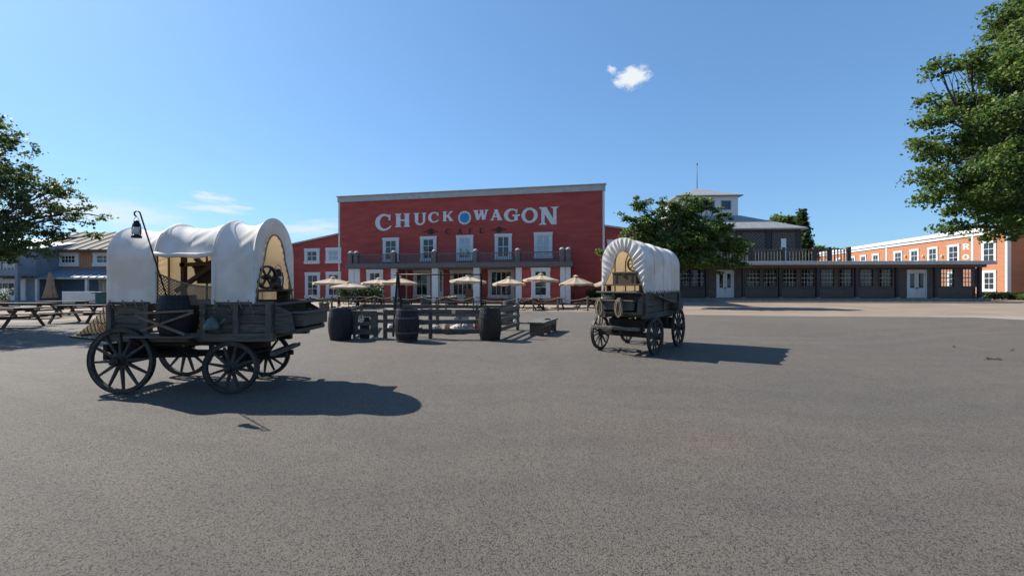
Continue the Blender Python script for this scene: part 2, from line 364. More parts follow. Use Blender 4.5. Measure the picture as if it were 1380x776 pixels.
# ------------------------------------------------------------------ facade helper
class Facade:
    def __init__(s, ox, oy, yaw):
        s.o = Vector((ox, oy)); s.yaw = yaw; s.d = Vector((math.cos(yaw), math.sin(yaw))); s.n = Vector((math.sin(yaw), -math.cos(yaw)))
    def u(s, px, off=0):
        k = (px - CX) / F; o = s.o + s.n * off
        return (k * o.y - o.x) / (s.d.x - k * s.d.y)
    def Y(s, px, off=0): return s.o.y + s.n.y * off + s.u(px, off) * s.d.y
    def z(s, px, py, off=0): return CH + (HZ - py) / F * s.Y(px, off)
    def rect(s, x0, y0, x1, y1, off=0):
        c = (x0 + x1) / 2; return s.u(x0, off), s.u(x1, off), s.z(c, y1, off), s.z(c, y0, off)
    def root(s, name, label, cat): return thing(name, label, cat, (s.o.x, s.o.y, 0), s.yaw)

BH = .21                                    # height of one clapboard
def ysid(z, y): k = (z / BH) % 1.0; return y - .028 + .022 * k
def siding(parent, xl, xr, z0, z1, mat, y=0.0, name='siding'):
    """overlapping clapboards; xl/xr are numbers or functions of z"""
    fl = xl if callable(xl) else (lambda z: xl); fr_ = xr if callable(xr) else (lambda z: xr)
    b = MB(); z = z0
    while z < z1 - 1e-4:
        zn = min(z1, (math.floor(z / BH + 1e-6) + 1) * BH)
        if zn - z > .004 and fr_(z) > fl(z):
            ya, yb = ysid(z + 1e-5, y), ysid(zn - 1e-5, y)
            b.add([(fl(z), ya, z), (fr_(z), ya, z), (fr_(zn), yb, zn), (fl(zn), yb, zn), (fl(z), y, z), (fr_(z), y, z)], [(0,1,2,3), (4,5,1,0)])
        z = zn
    return b.build(name, mat, parent, 'stuff')

def win(parent, r, y=0.0, cols=2, rows=2, frame='white', glass='glass_dark', casing=.16, mun=.05, sash=.07, sill=True, name='window', panel=0, split=0):
    x0, x1, z0, z1 = r; b = MB(); c = min(casing, (x1 - x0) * .2)
    b.box(x0 - .03, x1 + .03, y - .11, y + .01, z1 - c, z1)
    b.box(x0, x0 + c, y - .085, y + .01, z0 + c, z1 - c); b.box(x1 - c, x1, y - .085, y + .01, z0 + c, z1 - c)
    b.box(x0 - (.04 if sill else 0), x1 + (.04 if sill else 0), y - (.13 if sill else .085), y + .01, z0, z0 + c)
    o = b.build(name, frame, parent)
    X0, X1, Z0, Z1 = x0 + c, x1 - c, z0 + c, z1 - c
    s_ = MB(); yf, yb = y - .065, y - .032
    s_.box(X0, X1, yf, yb, Z1 - sash, Z1); s_.box(X0, X1, yf, yb, Z0, Z0 + sash + panel)
    s_.box(X0, X0 + sash, yf, yb, Z0 + sash + panel, Z1 - sash); s_.box(X1 - sash, X1, yf, yb, Z0 + sash + panel, Z1 - sash)
    gx0, gx1, gz0, gz1 = X0 + sash, X1 - sash, Z0 + sash + panel, Z1 - sash
    for i in range(1, cols):
        x = gx0 + (gx1 - gx0) * i / cols; k = mun * (1.8 if split and i == split else 1)
        s_.box(x - k/2, x + k/2, yf - .003, yb, gz0, gz1)
    for j in range(1, rows):
        z = gz0 + (gz1 - gz0) * j / rows
        s_.box(gx0, gx1, yf + .004, yb, z - mun/2, z + mun/2)
    s_.build('sash', frame, o)
    pw, ph = (gx1 - gx0) / cols, (gz1 - gz0) / rows
    for i in range(cols):
        for j in range(rows):
            g = MB(); tl = random.uniform(-.006, .006); tz = random.uniform(-.006, .006)
            xa, xb, za, zb = gx0 + i*pw, gx0 + (i+1)*pw, gz0 + j*ph, gz0 + (j+1)*ph
            g.add([(xa, y-.046+tl, za), (xb, y-.046-tl, za), (xb, y-.046-tl+tz, zb), (xa, y-.046+tl+tz, zb)], [(0,1,2,3)])
            g.build('pane', glass, o)
    return o
def balusters(parent, x0, x1, z0, z1, y, step, wdt, mat, name='baluster_row', dep=.04):
    b = MB(); n = max(1, int((x1 - x0) / step))
    for i in range(n):
        x = x0 + (i + .5) * (x1 - x0) / n; b.box(x - wdt/2, x + wdt/2, y - dep/2, y + dep/2, z0, z1)
    return b.build(name, mat, parent, 'stuff')

# ------------------------------------------------------------------ lettering: convex strokes, clipped to the clapboards so the paint follows them
def clip_band(poly, za, zb):
    def half(p, f):
        out = []
        for i in range(len(p)):
            a, c = p[i], p[(i+1) % len(p)]; fa, fc = f(a), f(c)
            if fa >= 0: out.append(a)
            if (fa >= 0) != (fc >= 0):
                k = fa / (fa - fc); out.append((a[0] + (c[0]-a[0])*k, a[1] + (c[1]-a[1])*k))
        return out
    p = half(poly, lambda q: q[1] - za)
    return half(p, lambda q: zb - q[1]) if len(p) > 2 else []
def arc_quads(cx, cy, rx, ry, ix, iy, a0, a1, n=18, icx=None):
    icx = cx if icx is None else icx; out = []
    for k in range(n):
        p, q = R(a0 + (a1-a0)*k/n), R(a0 + (a1-a0)*(k+1)/n)
        out.append([(cx+rx*math.cos(p), cy+ry*math.sin(p)), (cx+rx*math.cos(q), cy+ry*math.sin(q)), (icx+ix*math.cos(q), cy+iy*math.sin(q)), (icx+ix*math.cos(p), cy+iy*math.sin(p))])
    return out
def rc(a, b_, c, d): return [(a, c), (b_, c), (b_, d), (a, d)]
def flare(x0, x1, z, zz, e): return [(x0 - e, z), (x1 + e, z), (x1, zz), (x0, zz)]          # slab serif
GL = {
 'C': arc_quads(.52,.5,.52,.5,.30,.38,48,312,26,.58) + [[(.80,.62),(.93,.62),(.93,.98),(.84,.90)], [(.80,.18),(.86,.10),(1,.28),(.93,.30)]],
 'H': [rc(.10,.37,.08,.92), rc(.63,.90,.08,.92), rc(.35,.65,.44,.56), flare(.10,.37,0,.11,.08), flare(.63,.90,0,.11,.08), flare(.10,.37,1,.89,.08), flare(.63,.90,1,.89,.08)],
 'U': [rc(.12,.38,.36,.92), rc(.72,.90,.36,.92), flare(.12,.38,1,.88,.11), flare(.72,.90,1,.88,.11)] + arc_quads(.51,.38,.39,.38,.20,.24,180,360,14,.55),
 'K': [rc(.10,.36,.08,.92), flare(.10,.36,0,.11,.08), flare(.10,.36,1,.89,.08), [(.34,.36),(.34,.54),(.72,.95),(.90,.95)], [(.42,.52),(.58,.66),(.98,.06),(.66,.06)], flare(.70,.90,1,.90,.07), flare(.66,.94,0,.10,.06)],
 'W': [[(.08,.95),(.30,.95),(.42,.0),(.22,.0)], [(.22,.0),(.40,.0),(.60,.80),(.48,.80)], [(.46,.95),(.66,.95),(.80,.0),(.60,.0)], [(.62,.0),(.80,.0),(.95,.95),(.84,.95)], flare(.06,.30,1,.88,.06), flare(.46,.66,1,.88,.06), flare(.82,.95,1,.88,.07)],
 'A': [[(.12,.05),(.26,.05),(.56,1),(.42,1)], [(.36,1),(.60,1),(.92,.05),(.62,.05)], rc(.30,.70,.28,.40), flare(.10,.28,0,.11,.08), flare(.62,.90,0,.11,.08), rc(.36,.60,.93,1.02)],
 'G': arc_quads(.48,.5,.48,.5,.27,.38,48,330,26,.53) + [[(.74,.62),(.84,.62),(.86,.98),(.78,.90)], rc(.66,.88,.08,.46), rc(.54,1.02,.42,.54)],
 'O': arc_quads(.5,.5,.5,.5,.27,.36,0,360,30),
 'N': [rc(.14,.30,.08,.92), rc(.70,.86,.0,.92), [(.10,.96),(.40,.96),(.86,.0),(.62,.0)], flare(.14,.30,0,.11,.12), flare(.10,.34,1,.89,.08), flare(.70,.86,1,.89,.13)],
 'F': [rc(.15,.42,0,1), rc(.42,.92,.84,1), rc(.42,.75,.44,.58), rc(.05,.55,0,.1), rc(.82,.92,.68,.84)],
 'E': [rc(.15,.42,0,1), rc(.42,.92,.84,1), rc(.42,.75,.44,.58), rc(.42,.95,0,.16), rc(.82,.92,.70,.84), rc(.84,.95,.16,.30)],
 'R': [rc(.10,.38,.08,.92), flare(.10,.38,0,.11,.08), rc(.02,.38,.89,1), rc(.38,.60,.87,1), rc(.38,.60,.42,.55), [(.50,.46),(.72,.46),(1,.0),(.74,.0)]] + arc_quads(.58,.71,.34,.29,.12,.16,-90,90,12),
 'leaf': [[(0,.45),(.22,.36),(.22,.62)], [(.2,.4),(.5,.0),(.8,.4),(.5,.45)], [(.2,.58),(.5,1),(.8,.58),(.5,.52)], [(.78,.36),(1,.48),(.78,.62)], rc(.05,.95,.46,.52)],
}
def paint(parent, ch, r, mat, y=0.0, follow=True, name='letter'):
    x0, x1, z0, z1 = r; b = MB()
    for i, pl in enumerate(GL[ch]):
        pl = [(x0 + p[0]*(x1-x0), z0 + p[1]*(z1-z0)) for p in pl]
        a = sum(pl[k][0]*pl[(k+1)%len(pl)][1]-pl[(k+1)%len(pl)][0]*pl[k][1] for k in range(len(pl)))
        if a < 0: pl = pl[::-1]
        e = .004 + i * .0006
        za = min(p[1] for p in pl); zb = max(p[1] for p in pl); z = za
        while z < zb - 1e-5:
            zn = min(zb, (math.floor(z / BH + 1e-6) + 1) * BH)
            q = clip_band(pl, z, zn)
            if len(q) > 2:
                mid_ = (z + zn) / 2; base_z = math.floor(mid_ / BH) * BH
                def yy(zz): return y - .028 + .022 * min(1, max(0, (zz - base_z) / BH)) - e
                b.add([(p[0], yy(p[1]), p[1]) for p in q], [tuple(range(len(q)))])
            z = zn
    return b.build(name, mat, parent)

# ------------------------------------------------------------------ red timber café building
cf = Facade(0, 0, math.atan2(-.206, .978))
pr = at(814, HZ, 37.5); L_ = 26.3
cf.o = Vector((pr.x, pr.y)) - cf.d * L_
cafe = cf.root('timber_cafe', 'red clapboard two-storey cafe with tall false front, balcony and white lettering', 'building')
x0, x1 = cf.u(457), cf.u(814); ztop = (cf.z(457, 266) + cf.z(814, 249)) / 2
boxpart('wall', 'red', cafe, x0, x1, 0, 14, 0, ztop - .02)
siding(cafe, x0, x1, 0, ztop - .5, 'red')
cz = cf.z(814, 257)
MB().box(x0 - .12, x1 + .12, -.14, .35, cz, ztop).box(x0 - .2, x1 + .2, -.24, .4, ztop, ztop + .09).build('cornice', 'coping', cafe, bevel=.01)
boxpart('corner_board', 'white', cafe, x1 - .12, x1 + .06, -.06, .3, 0, cz)
boxpart('corner_board', 'white', cafe, x0 - .06, x0 + .12, -.06, .3, 0, cz)
# wings with falling eaves
def wing(xa, za, xb, zb, side):
    sl = (zb - za) / (xb - xa)
    poly = [(xa, 0), (xb, 0), (xb, zb), (xa, za)]
    MB().prism(poly, .02, 10).build('wing_wall', 'red', cafe)
    zl = min(za, zb)
    if side < 0: siding(cafe, lambda z: max(xb + .0, xb) if False else (xb if z <= zb else xb + (z - zb) / (za - zb) * (xa - xb)), xa, 0, za, 'red', .02, 'wing_siding')
    else: siding(cafe, xa, lambda z: (xb if z <= zb else xb + (z - zb) / (za - zb) * (xa - xb)), 0, za, 'red', .02, 'wing_siding')
    MB().beam((xa, 4.9, za + .06), (xb, 4.9, zb + .06), 10.2, .14, up=(0,0,1)).build('wing_coping', 'coping', cafe)
xl = cf.u(399.8); zl_ = cf.z(399.8, 328.6); za_ = cf.z(457, 316)
k = (za_ - zl_) / (x0 - xl); wing(x0, za_, x0 - 8.5, za_ - k * 8.5, -1)
zr = cf.z(814, 305); wing(x1, zr, x1 + 4.2, zr - k * 4.2, 1)
# upper windows
for i, (a, b_, c, d) in enumerate([(516.5,320.5,538,354),(567,318.5,588.5,352.5),(615.5,317,638,351.5),(667,315,690,350),(720,313,744.5,348.5)]):
    rr = cf.rect(a, b_, c, d)
    if i < 3: win(cafe, rr, -.028, 2, 3, glass=('glass_dark','glass_dark','glass_sky_tint')[i], casing=.26)
    else: win(cafe, rr, -.028, 2, 2, glass=('glass_dark','curtain')[i-3], casing=.26, mun=.07)
for a, b_, c, d, rows, g in [(411,334.8,431,355.6,2,'glass_dark'),(439.8,333.7,460.2,354.9,2,'glass_sky_tint'),(411.7,366.8,431.8,402,3,'glass_dark'),(440,366,460.2,402,3,'glass_dark')]:
    win(cafe, cf.rect(a, b_, c, d), -.008 if c < 457 else -.03, 2, rows, glass=g, casing=.28)
rw = cf.rect(818.5, 323, 836, 347); win(cafe, rw, -.008, 2, 2, casing=.26)
# lettering
for ch, a, b_, c, d in [('C',505.8,528,288.4,311.2),('H',531.8,553.6,287.8,306.0),('U',557,575,287,303.6),('C',577,592,285.7,300.3),('K',596,611.2,285,298.2),
                        ('W',637.6,658,283.2,296.3),('A',660,677.6,282.6,296.9),('G',679.2,700.4,281.2,298.9),('O',702.8,724.8,280,300.7),('N',725.6,754,279,302.7)]:
    paint(cafe, ch, cf.rect(a, c, b_, d), 'letter_white')
for ch, a, b_, c, d in [('C',600.3,608,308,316),('A',616.2,624,307.6,315.6),('F',631,638,307.4,315),('E',645.4,652.4,307.0,314.6)]:
    paint(cafe, ch, cf.rect(a, c, b_, d), 'letter_dark')
for a, c, b_, d in [(569,307.5,592.5,316.5),(661,305,684.5,314)]:
    paint(cafe, 'leaf', cf.rect(a, c, b_, d), 'letter_dark', name='ornament')
# round wheel emblem between the two words: white ring with spoke ends, blue disc
wx, wz = cf.u(626.4), cf.z(626.4, 293.7); wr = 9.1 / F * cf.Y(626.4)
rb = MB(); rb.lathe([(wr, -.035), (wr, -.09), (wr*.74, -.09), (wr*.74, -.035)], 40, (wx, 0, wz), 'y', False).build('emblem_ring', 'letter_white', cafe)
MB().prism([(wx + wr*.75*math.cos(2*math.pi*k/40), wz + wr*.75*math.sin(2*math.pi*k/40)) for k in range(40)], -.06, -.02).build('emblem_disc', 'sign_blue', cafe)
for k in range(12):
    a = 2*math.pi*k/12; px_, pz_ = wx + wr*.87*math.cos(a), wz + wr*.87*math.sin(a); boxpart('emblem_peg', 'grey_cap', cafe, px_-.045, px_+.045, -.094, -.085, pz_-.045, pz_+.045)
# projecting ground floor and balcony
PO = 2.0
def pu(px): return cf.u(px, PO)
def pz(px, py): return cf.z(px, py, PO)
zs0 = (pz(478, 363) + pz(762, 358.5)) / 2; zs1 = (pz(478, 357) + pz(762, 353)) / 2 + .02; zrail = (pz(478, 343.7) + pz(762, 337.8)) / 2
bl, br_ = pu(470), pu(769)
MB().box(bl - .15, br_ + .15, -PO - .28, -.03, zs0, zs1).build('balcony_floor', 'grey_paint', cafe, bevel=.02)
boxpart('balcony_fascia', 'grey_paint', cafe, bl - .18, br_ + .18, -PO - .33, -PO - .282, zs0 + .06, zs1 + .05)
for px in (473, 480.5, 531, 585.5, 641, 698, 757.5, 766):
    x = pu(px); c = MB().box(x - .2, x + .2, -PO - .2, -PO + .2, zs1, zrail + .12)
    o = c.build('balcony_post', 'grey_paint', cafe, bevel=.015)
    MB().lathe([(.02,.0),(.22,.0),(.24,.06),(.18,.14),(.10,.2),(.0,.22)], 12, (x, -PO, zrail + .12)).build('post_cap', 'grey_cap', o)
rails = MB(); rails.box(bl + .3, br_ - .3, -PO - .06, -PO + .06, zrail - .08, zrail).box(bl + .3, br_ - .3, -PO - .04, -PO + .04, zs1 + .12, zs1 + .2)
rails.build('balcony_rail', 'grey_paint', cafe)
balusters(cafe, bl + .5, br_ - .5, zs1 + .2, zrail - .08, -PO, .17, .05, 'grey_paint')
for xe in (bl + .1, br_ - .1):
    MB().box(xe - .05, xe + .05, -PO + .2, -.04, zrail - .08, zrail).box(xe - .04, xe + .04, -PO + .2, -.04, zs1 + .12, zs1 + .2).build('side_rail', 'grey_paint', cafe)
    bb = MB()
    for i in range(10): bb.box(xe - .025, xe + .025, -PO + .3 + i*.16, -PO + .35 + i*.16, zs1 + .2, zrail - .08)
    bb.build('side_baluster_row', 'grey_paint', cafe, 'stuff')
# bays either side of the recessed porch
for a, b_ in ((470, 535), (695, 769)):
    xa, xb = pu(a), pu(b_)
    boxpart('bay_wall', 'red', cafe, xa + .05, xb - .05, -PO + .03, -.03, 0, zs0)
    siding(cafe, xa + .1, xb - .1, 0, zs0, 'red', -PO + .03, 'bay_siding')
for a, b_ in ((470.3, 477.6), (478.0, 485.5), (755, 761.8), (762.2, 769)):
    boxpart('pilaster_board', 'white', cafe, pu(a), pu(b_), -PO - .07, -PO + .06, .05, zs0 - .01, bevel=.01)
for a, b_ in ((527, 535), (695, 703.3)):
    boxpart('pilaster_board', 'white', cafe, pu(a), pu(b_), -PO - .06, -PO + .2, .05, zs0 - .01, bevel=.01)
for a, b_ in ((582, 590.5), (638, 646.5)):
    boxpart('porch_column', 'white', cafe, pu(a), pu(b_), -PO - .05, -PO + .42, .05, zs0 - .01, bevel=.01)
    boxpart('column_base', 'white', cafe, pu(a) - .06, pu(b_) + .06, -PO - .11, -PO + .48, 0, .22, bevel=.01)
for (a, b_, c, d) in [(494.5,363,516.5,404.5),(716,360.5,741.5,403)]:
    win(cafe, cf.rect(a, b_, c, d, PO), -PO + .002, 2, 3, casing=.3)
for (a, b_, c, d, cl, rw_, fr_, nm, pn) in [(538,365,549,404,1,2,'cream','porch_door',.9),(557.5,363,580.5,402,2,2,'cream','window',0),(591.5,364,598,402,1,2,'cream','window',.5),
                                     (607,363,641,406,4,2,'cream','porch_door',.3),(658,361.5,694,402.5,4,1,'cream','window',0)]:
    win(cafe, cf.rect(a, b_, c, d), -.03, cl, rw_, fr_, casing=.3, name=nm, panel=pn, split=2, sill=nm == 'window')
boxpart('porch_ceiling', 'grey_paint', cafe, pu(535) + .02, pu(695) - .02, -PO + .05, -.05, zs0 - .12, zs0 - .02)
sg = cf.rect(627, 389, 641, 404, .6)
tag(MB(Matrix.Translation((0,0,0))).box(0, sg[1]-sg[0], -.03, .03, 0, 1.25).build('notice_board', 'brown_board', None, None, .01,
    (cf.o.x + cf.d.x*sg[0] + cf.n.x*.6, cf.o.y + cf.d.y*sg[0] + cf.n.y*.6, 0.0), (0,0,cf.yaw)), 'plain brown board standing in the recessed porch of the red cafe', 'board')
# things mounted: none

# ------------------------------------------------------------------ dark timber gallery with upper storey and cupola
gl0, gl1 = at(850, HZ, 43.6), at(1326, HZ, 41.6)
ga = Facade(gl0.x, gl0.y, math.atan2(gl1.y - gl0.y, gl1.x - gl0.x)); GLN = (gl1 - gl0).length
gal = ga.root('timber_gallery', 'long low dark timber gallery with posts, white doors, upper storey and cupola', 'building')
WO = -1.1                                   # wall sits behind the posts
FZ = .3
ze = ga.z(1100, 356.5); zf = ga.z(1100, 352.3)
boxpart('porch_floor', 'porch', gal, -.6, GLN + .3, -.35, 9, .02, FZ, bevel=.01)
wins = [921, 940.5, 1015, 1038, 1064, 1088.7, 1115, 1139.7, 1167.5, 1193.4, 1276.6, 1306]
doors = [(966, 988), (1222.5, 1247.5)]
zw0, zw1 = ga.z(1100, 385.5, WO), ga.z(1100, 363.5, WO)
WX = [(ga.u(c - 8.6, WO), ga.u(c + 8.6, WO)) for c in wins]; DX = [(ga.u(a, WO), ga.u(b_, WO)) for a, b_ in doors]
zd1 = ga.z(980, 365, WO)
for face, yy in (('front', -WO), ('rear', 8.6)):
    spans = sorted(WX + (DX if face == 'front' else []))
    b = MB(); xx = 0.0
    if face == 'front':
        prev = 0.0
        for a, c in spans:
            isd = (a, c) in DX
            b.box(prev, a, yy, yy + .16, FZ, ze - .05)
            if isd: b.box(a, c, yy, yy + .16, zd1, ze - .05)
            else: b.box(a, c, yy, yy + .16, FZ, zw0).box(a, c, yy, yy + .16, zw1, ze - .05)
            prev = c
        b.box(prev, GLN, yy, yy + .16, FZ, ze - .05)
    else:
        for i in range(15):
            a = 2 * i; b.box(a, a + .45, yy, yy + .16, FZ, ze).box(a + .45, a + 2, yy, yy + .16, FZ, 1.25).box(a + .45, a + 2, yy, yy + .16, 2.75, ze)
            b.box(a + 1.2, a + 1.25, yy + .05, yy + .1, 1.25, 2.75).box(a + .45, a + 2, yy + .05, yy + .1, 2.0, 2.05)
    b.build('wall' if face == 'front' else 'rear_wall', 'gallery_wood', gal)
boxpart('end_wall', 'gallery_wood', gal, -.1, .0, 1.1, 8.76, FZ, ze); boxpart('interior_wall', 'gallery_brown', gal, 0, ga.u(1255, WO), 5.2, 5.3, FZ, ze - .02)
# horizontal boards under the windows, one board each
prev = 0.0
segs = []
for a, c in DX: segs.append((prev, a - .02)); prev = c + .02
segs.append((prev, GLN))
for a, c in segs:
    n = 4; h = (zw0 - .12 - FZ - .1) / n
    for i in range(n):
        z = FZ + .1 + i * h
        MB().add([(a, 1.1-.035, z), (c, 1.1-.035, z), (c, 1.1-.012, z+h-.012), (a, 1.1-.012, z+h-.012), (a, 1.1, z), (c, 1.1, z), (c, 1.1, z+h-.012), (a, 1.1, z+h-.012)],
                 [(0,1,2,3), (4,5,1,0), (3,2,6,7)]).build('wall_board', 'gallery_wood' if i % 2 else 'gallery_brown', gal)
for a, c in WX:
    o = MB().box(a - .06, c + .06, 1.03, 1.2, zw0 - .1, zw0).box(a - .06, c + .06, 1.05, 1.2, zw1, zw1 + .1).box(a - .06, a, 1.05, 1.2, zw0, zw1).box(c, c + .06, 1.05, 1.2, zw0, zw1).build('window', 'gallery_brown', gal)
    s_ = MB()
    for i in range(1, 4): x = a + (c - a) * i / 4; s_.box(x - .025, x + .025, 1.13, 1.17, zw0, zw1)
    for i in range(1, 4):
        z = zw0 + (zw1 - zw0) * i / 4; k = .03 if i != 2 else .05; s_.box(a, c, 1.125 if i == 2 else 1.135, 1.165, z - k, z + k)
    s_.build('sash', 'grey_cap', o)
    for i in range(4):
        xa, xb = a + (c-a)*i/4, a + (c-a)*(i+1)/4
        MB().add([(xa, 1.15, zw0), (xb, 1.15, zw0), (xb, 1.15, zw1), (xa, 1.15, zw1)], [(0,1,2,3)]).build('pane', 'glass_clear', o)
for a, c in DX:
    mdl = (a + c) / 2
    for p, q in ((a + .05, mdl - .012), (mdl + .012, c - .05)):
        zg0, zg1 = FZ + 1.05, zd1 - .28
        d_ = MB().box(p, q, 1.06, 1.13, FZ + .03, zg0).box(p, q, 1.06, 1.13, zg1, zd1 - .06).box(p, p + .2, 1.06, 1.13, zg0, zg1).box(q - .2, q, 1.06, 1.13, zg0, zg1).build('door', 'white', gal, bevel=.006)
        MB().box(p + .2, q - .2, 1.09, 1.1, zg0, zg1).build('pane', 'glass_dark', d_)
        MB().box(p + .14, q - .14, 1.045, 1.058, FZ + .18, zg0 - .15).build('panel', 'white', d_, bevel=.006)
        hx = q - .07 if p < mdl - .1 else p + .07
        MB().box(hx - .03, hx + .03, 1.0, 1.058, FZ + .95, FZ + 1.1).build('handle', 'iron', d_)
    MB().box(a - .06, a + .05, 1.03, 1.2, FZ, zd1).box(c - .05, c + .06, 1.03, 1.2, FZ, zd1).box(a - .06, c + .06, 1.03, 1.2, zd1 - .05, zd1 + .1).build('door_frame', 'white', gal)
for px in (905, 953, 1002.5, 1052, 1102.5, 1155, 1210, 1262, 1321.5):
    x = ga.u(px, 0); o = MB().box(x - .14, x + .14, -.02, .26, FZ + .12, ze - .02).build('veranda_post', 'gallery_post', gal, bevel=.015)
    MB().box(x - .2, x + .2, -.08, .32, FZ, FZ + .12).build('post_base', 'porch', o, bevel=.01)
boxpart('veranda_beam', 'gallery_brown', gal, -.2, GLN + .2, -.06, .3, ze - .3, ze - .021)
MB().add([(-.5,-.55,ze),(GLN+.4,-.55,ze),(GLN+.4,9.3,ze+.62),(-.5,9.3,ze+.62),(-.5,-.55,ze-.03),(GLN+.4,-.55,ze-.03),(GLN+.4,9.3,ze-.03),(-.5,9.3,ze-.03)],
         [(0,1,2,3),(7,6,5,4),(0,4,5,1),(1,5,6,2),(2,6,7,3),(3,7,4,0)]).build('veranda_roof', 'roof_grey', gal)
boxpart('gutter', 'coping', gal, -.5, GLN + .4, -.68, -.552, ze - .05, zf, bevel=.02)
# roof balustrade
BO = -2.2; zb0 = ze + .16; zb1 = ga.z(1097, 335.5, BO)
bx0, bx1 = ga.u(880, BO), ga.u(1144, BO)
for px in (1010, 1055, 1097.5, 1117, 1143.6):
    x = ga.u(px, BO); boxpart('balustrade_post', 'gallery_post', gal, x - .16, x + .16, -BO - .16, -BO + .16, zb0 - .1, zb1 + .18, bevel=.01)
MB().box(bx0, bx1, -BO - .07, -BO + .07, zb1 - .1, zb1).box(bx0, bx1, -BO - .05, -BO + .05, zb0 + .14, zb0 + .24).build('balustrade_rail', 'gallery_brown', gal)
balusters(gal, bx0, bx1, zb0 + .24, zb1 - .1, -BO, .32, .10, 'baluster', dep=.08)
# upper storey behind
UO = -8.5; ux0, ux1 = ga.u(860, UO), ga.u(1079.6, UO); zu = ga.z(1040, 308, UO)
ud = ux1 - ux0
boxpart('upper_wall', 'gallery_brown', gal, ux0, ux1, -UO, -UO + ud * .72, ze, zu)
for px in (995.5, 1035.5, 1076):
    x = ga.u(px, UO + .1); boxpart('upper_post', 'gallery_post', gal, x - .28, x + .28, -UO - .14, -UO, ze + .3, zu)
for a, b_ in ((1000, 1031), (1040.5, 1072)):
    xa, xb = ga.u(a, UO), ga.u(b_, UO); zt = ga.z((a+b_)/2, 313, UO); zb_ = ze + .4
    boxpart('lattice_backing', 'gallery_wood', gal, xa, xb, -UO - .02, -UO - .003, zb_, zt)
    lb = MB(); st = .42; n = int(((xb - xa) + (zt - zb_)) / st)
    for sgn in (1, -1):
        for i in range(1, n + 1):
            s0 = i * st
            pts = []
            for fx, fz in ((min(s0, xb - xa), max(0, s0 - (xb - xa))), (max(0, s0 - (zt - zb_)), min(s0, zt - zb_))):
                pts.append(((xa + fx) if sgn > 0 else (xb - fx), zb_ + fz))
            y_ = -UO - (.05 if sgn > 0 else .075)
            lb.beam((pts[0][0], y_, pts[0][1]), (pts[1][0], y_, pts[1][1]), .02, .11, up=(0,-1,0))
    lb.m = Matrix.Identity(4); lb.build('lattice_screen', 'lattice', gal, 'stuff')
    MB().box(xa - .1, xb + .1, -UO - .1, -UO, zt, zt + .15).box(xa - .1, xa, -UO - .1, -UO, zb_, zt).box(xb, xb + .1, -UO - .1, -UO, zb_, zt).build('lattice_frame', 'gallery_post', gal)
dr = ga.rect(1052.5, 321.5, 1059.5, 345, UO + .12); boxpart('upper_door', 'letter_white', gal, dr[0], dr[1], -UO - .14, -UO - .09, ze + .4, dr[3], bevel=.01)
# hip roof
ex0, ex1, ey0, ey1 = ux0 - .5, ux1 + .5, -UO - .6, -UO + ud * .72 + .6
cxm, cym = (ex0 + ex1) / 2, (ey0 + ey1) / 2
ch = 3.75; zc0 = 10.55
hw = ch + .15
MB().add([(ex0,ey0,zu),(ex1,ey0,zu),(ex1,ey1,zu),(ex0,ey1,zu),(cxm-hw,cym-hw,zc0),(cxm+hw,cym-hw,zc0),(cxm+hw,cym+hw,zc0),(cxm-hw,cym+hw,zc0),
          (ex0,ey0,zu-.16),(ex1,ey0,zu-.16),(ex1,ey1,zu-.16),(ex0,ey1,zu-.16)],
         [(0,1,5,4),(1,2,6,5),(2,3,7,6),(3,0,4,7),(4,5,6,7),(8,9,1,0),(9,10,2,1),(10,11,3,2),(11,8,0,3),(11,10,9,8)]).build('hip_roof', 'roof_grey', gal)
CO_ = -(cym - ch)
zct = ga.z(975, 263.5, CO_)
cup = boxpart('cupola', 'white', gal, cxm - ch, cxm + ch, cym - ch, cym + ch, zc0 - .1, zct)
for a, c in ((-3.1, -1.9), (-.6, .6), (1.75, 2.95)): pass
for k in (-2.2, .2, 2.25):
    xa = cxm + k
    w_ = MB().box(xa - .62, xa + .62, cym - ch - .05, cym - ch, zc0 + .75, zc0 + 1.95).build('cupola_window', 'slate_paint', cup)
    MB().box(xa - .5, xa + .5, cym - ch - .07, cym - ch - .052, zc0 + .85, zc0 + 1.85).build('pane', 'glass_dark', w_)
o8 = ch + .45
MB().add([(cxm-o8,cym-o8,zct),(cxm+o8,cym-o8,zct),(cxm+o8,cym+o8,zct),(cxm-o8,cym+o8,zct),(cxm,cym,zct+1.75),
          (cxm-o8,cym-o8,zct-.12),(cxm+o8,cym-o8,zct-.12),(cxm+o8,cym+o8,zct-.12),(cxm-o8,cym+o8,zct-.12)],
         [(0,1,4),(1,2,4),(2,3,4),(3,0,4),(5,6,1,0),(6,7,2,1),(7,8,3,2),(8,5,0,3),(8,7,6,5)]).build('cupola_roof', 'roof_grey', gal)
MB().tube([(cxm,cym,zct+1.6),(cxm,cym,zct+5.4)], [.05,.025], 6).tube([(cxm,cym,zct+5.0),(cxm,cym,zct+5.2)], .09, 6).build('roof_antenna', 'hoop_grey', gal)
# low kerb line before the gallery
kb = Facade(gl0.x, gl0.y - 3.2, ga.yaw)
kr = kb.root('brick_kerb', 'low dark brick kerb running in front of the dark gallery', 'kerb')
for i in range(34):
    MB().box(i * 1.0, i * 1.0 + .985, -.12, .12, -.01, .11 + random.uniform(-.004, .004)).build('kerb_stone', 'kerb', kr, bevel=.01)

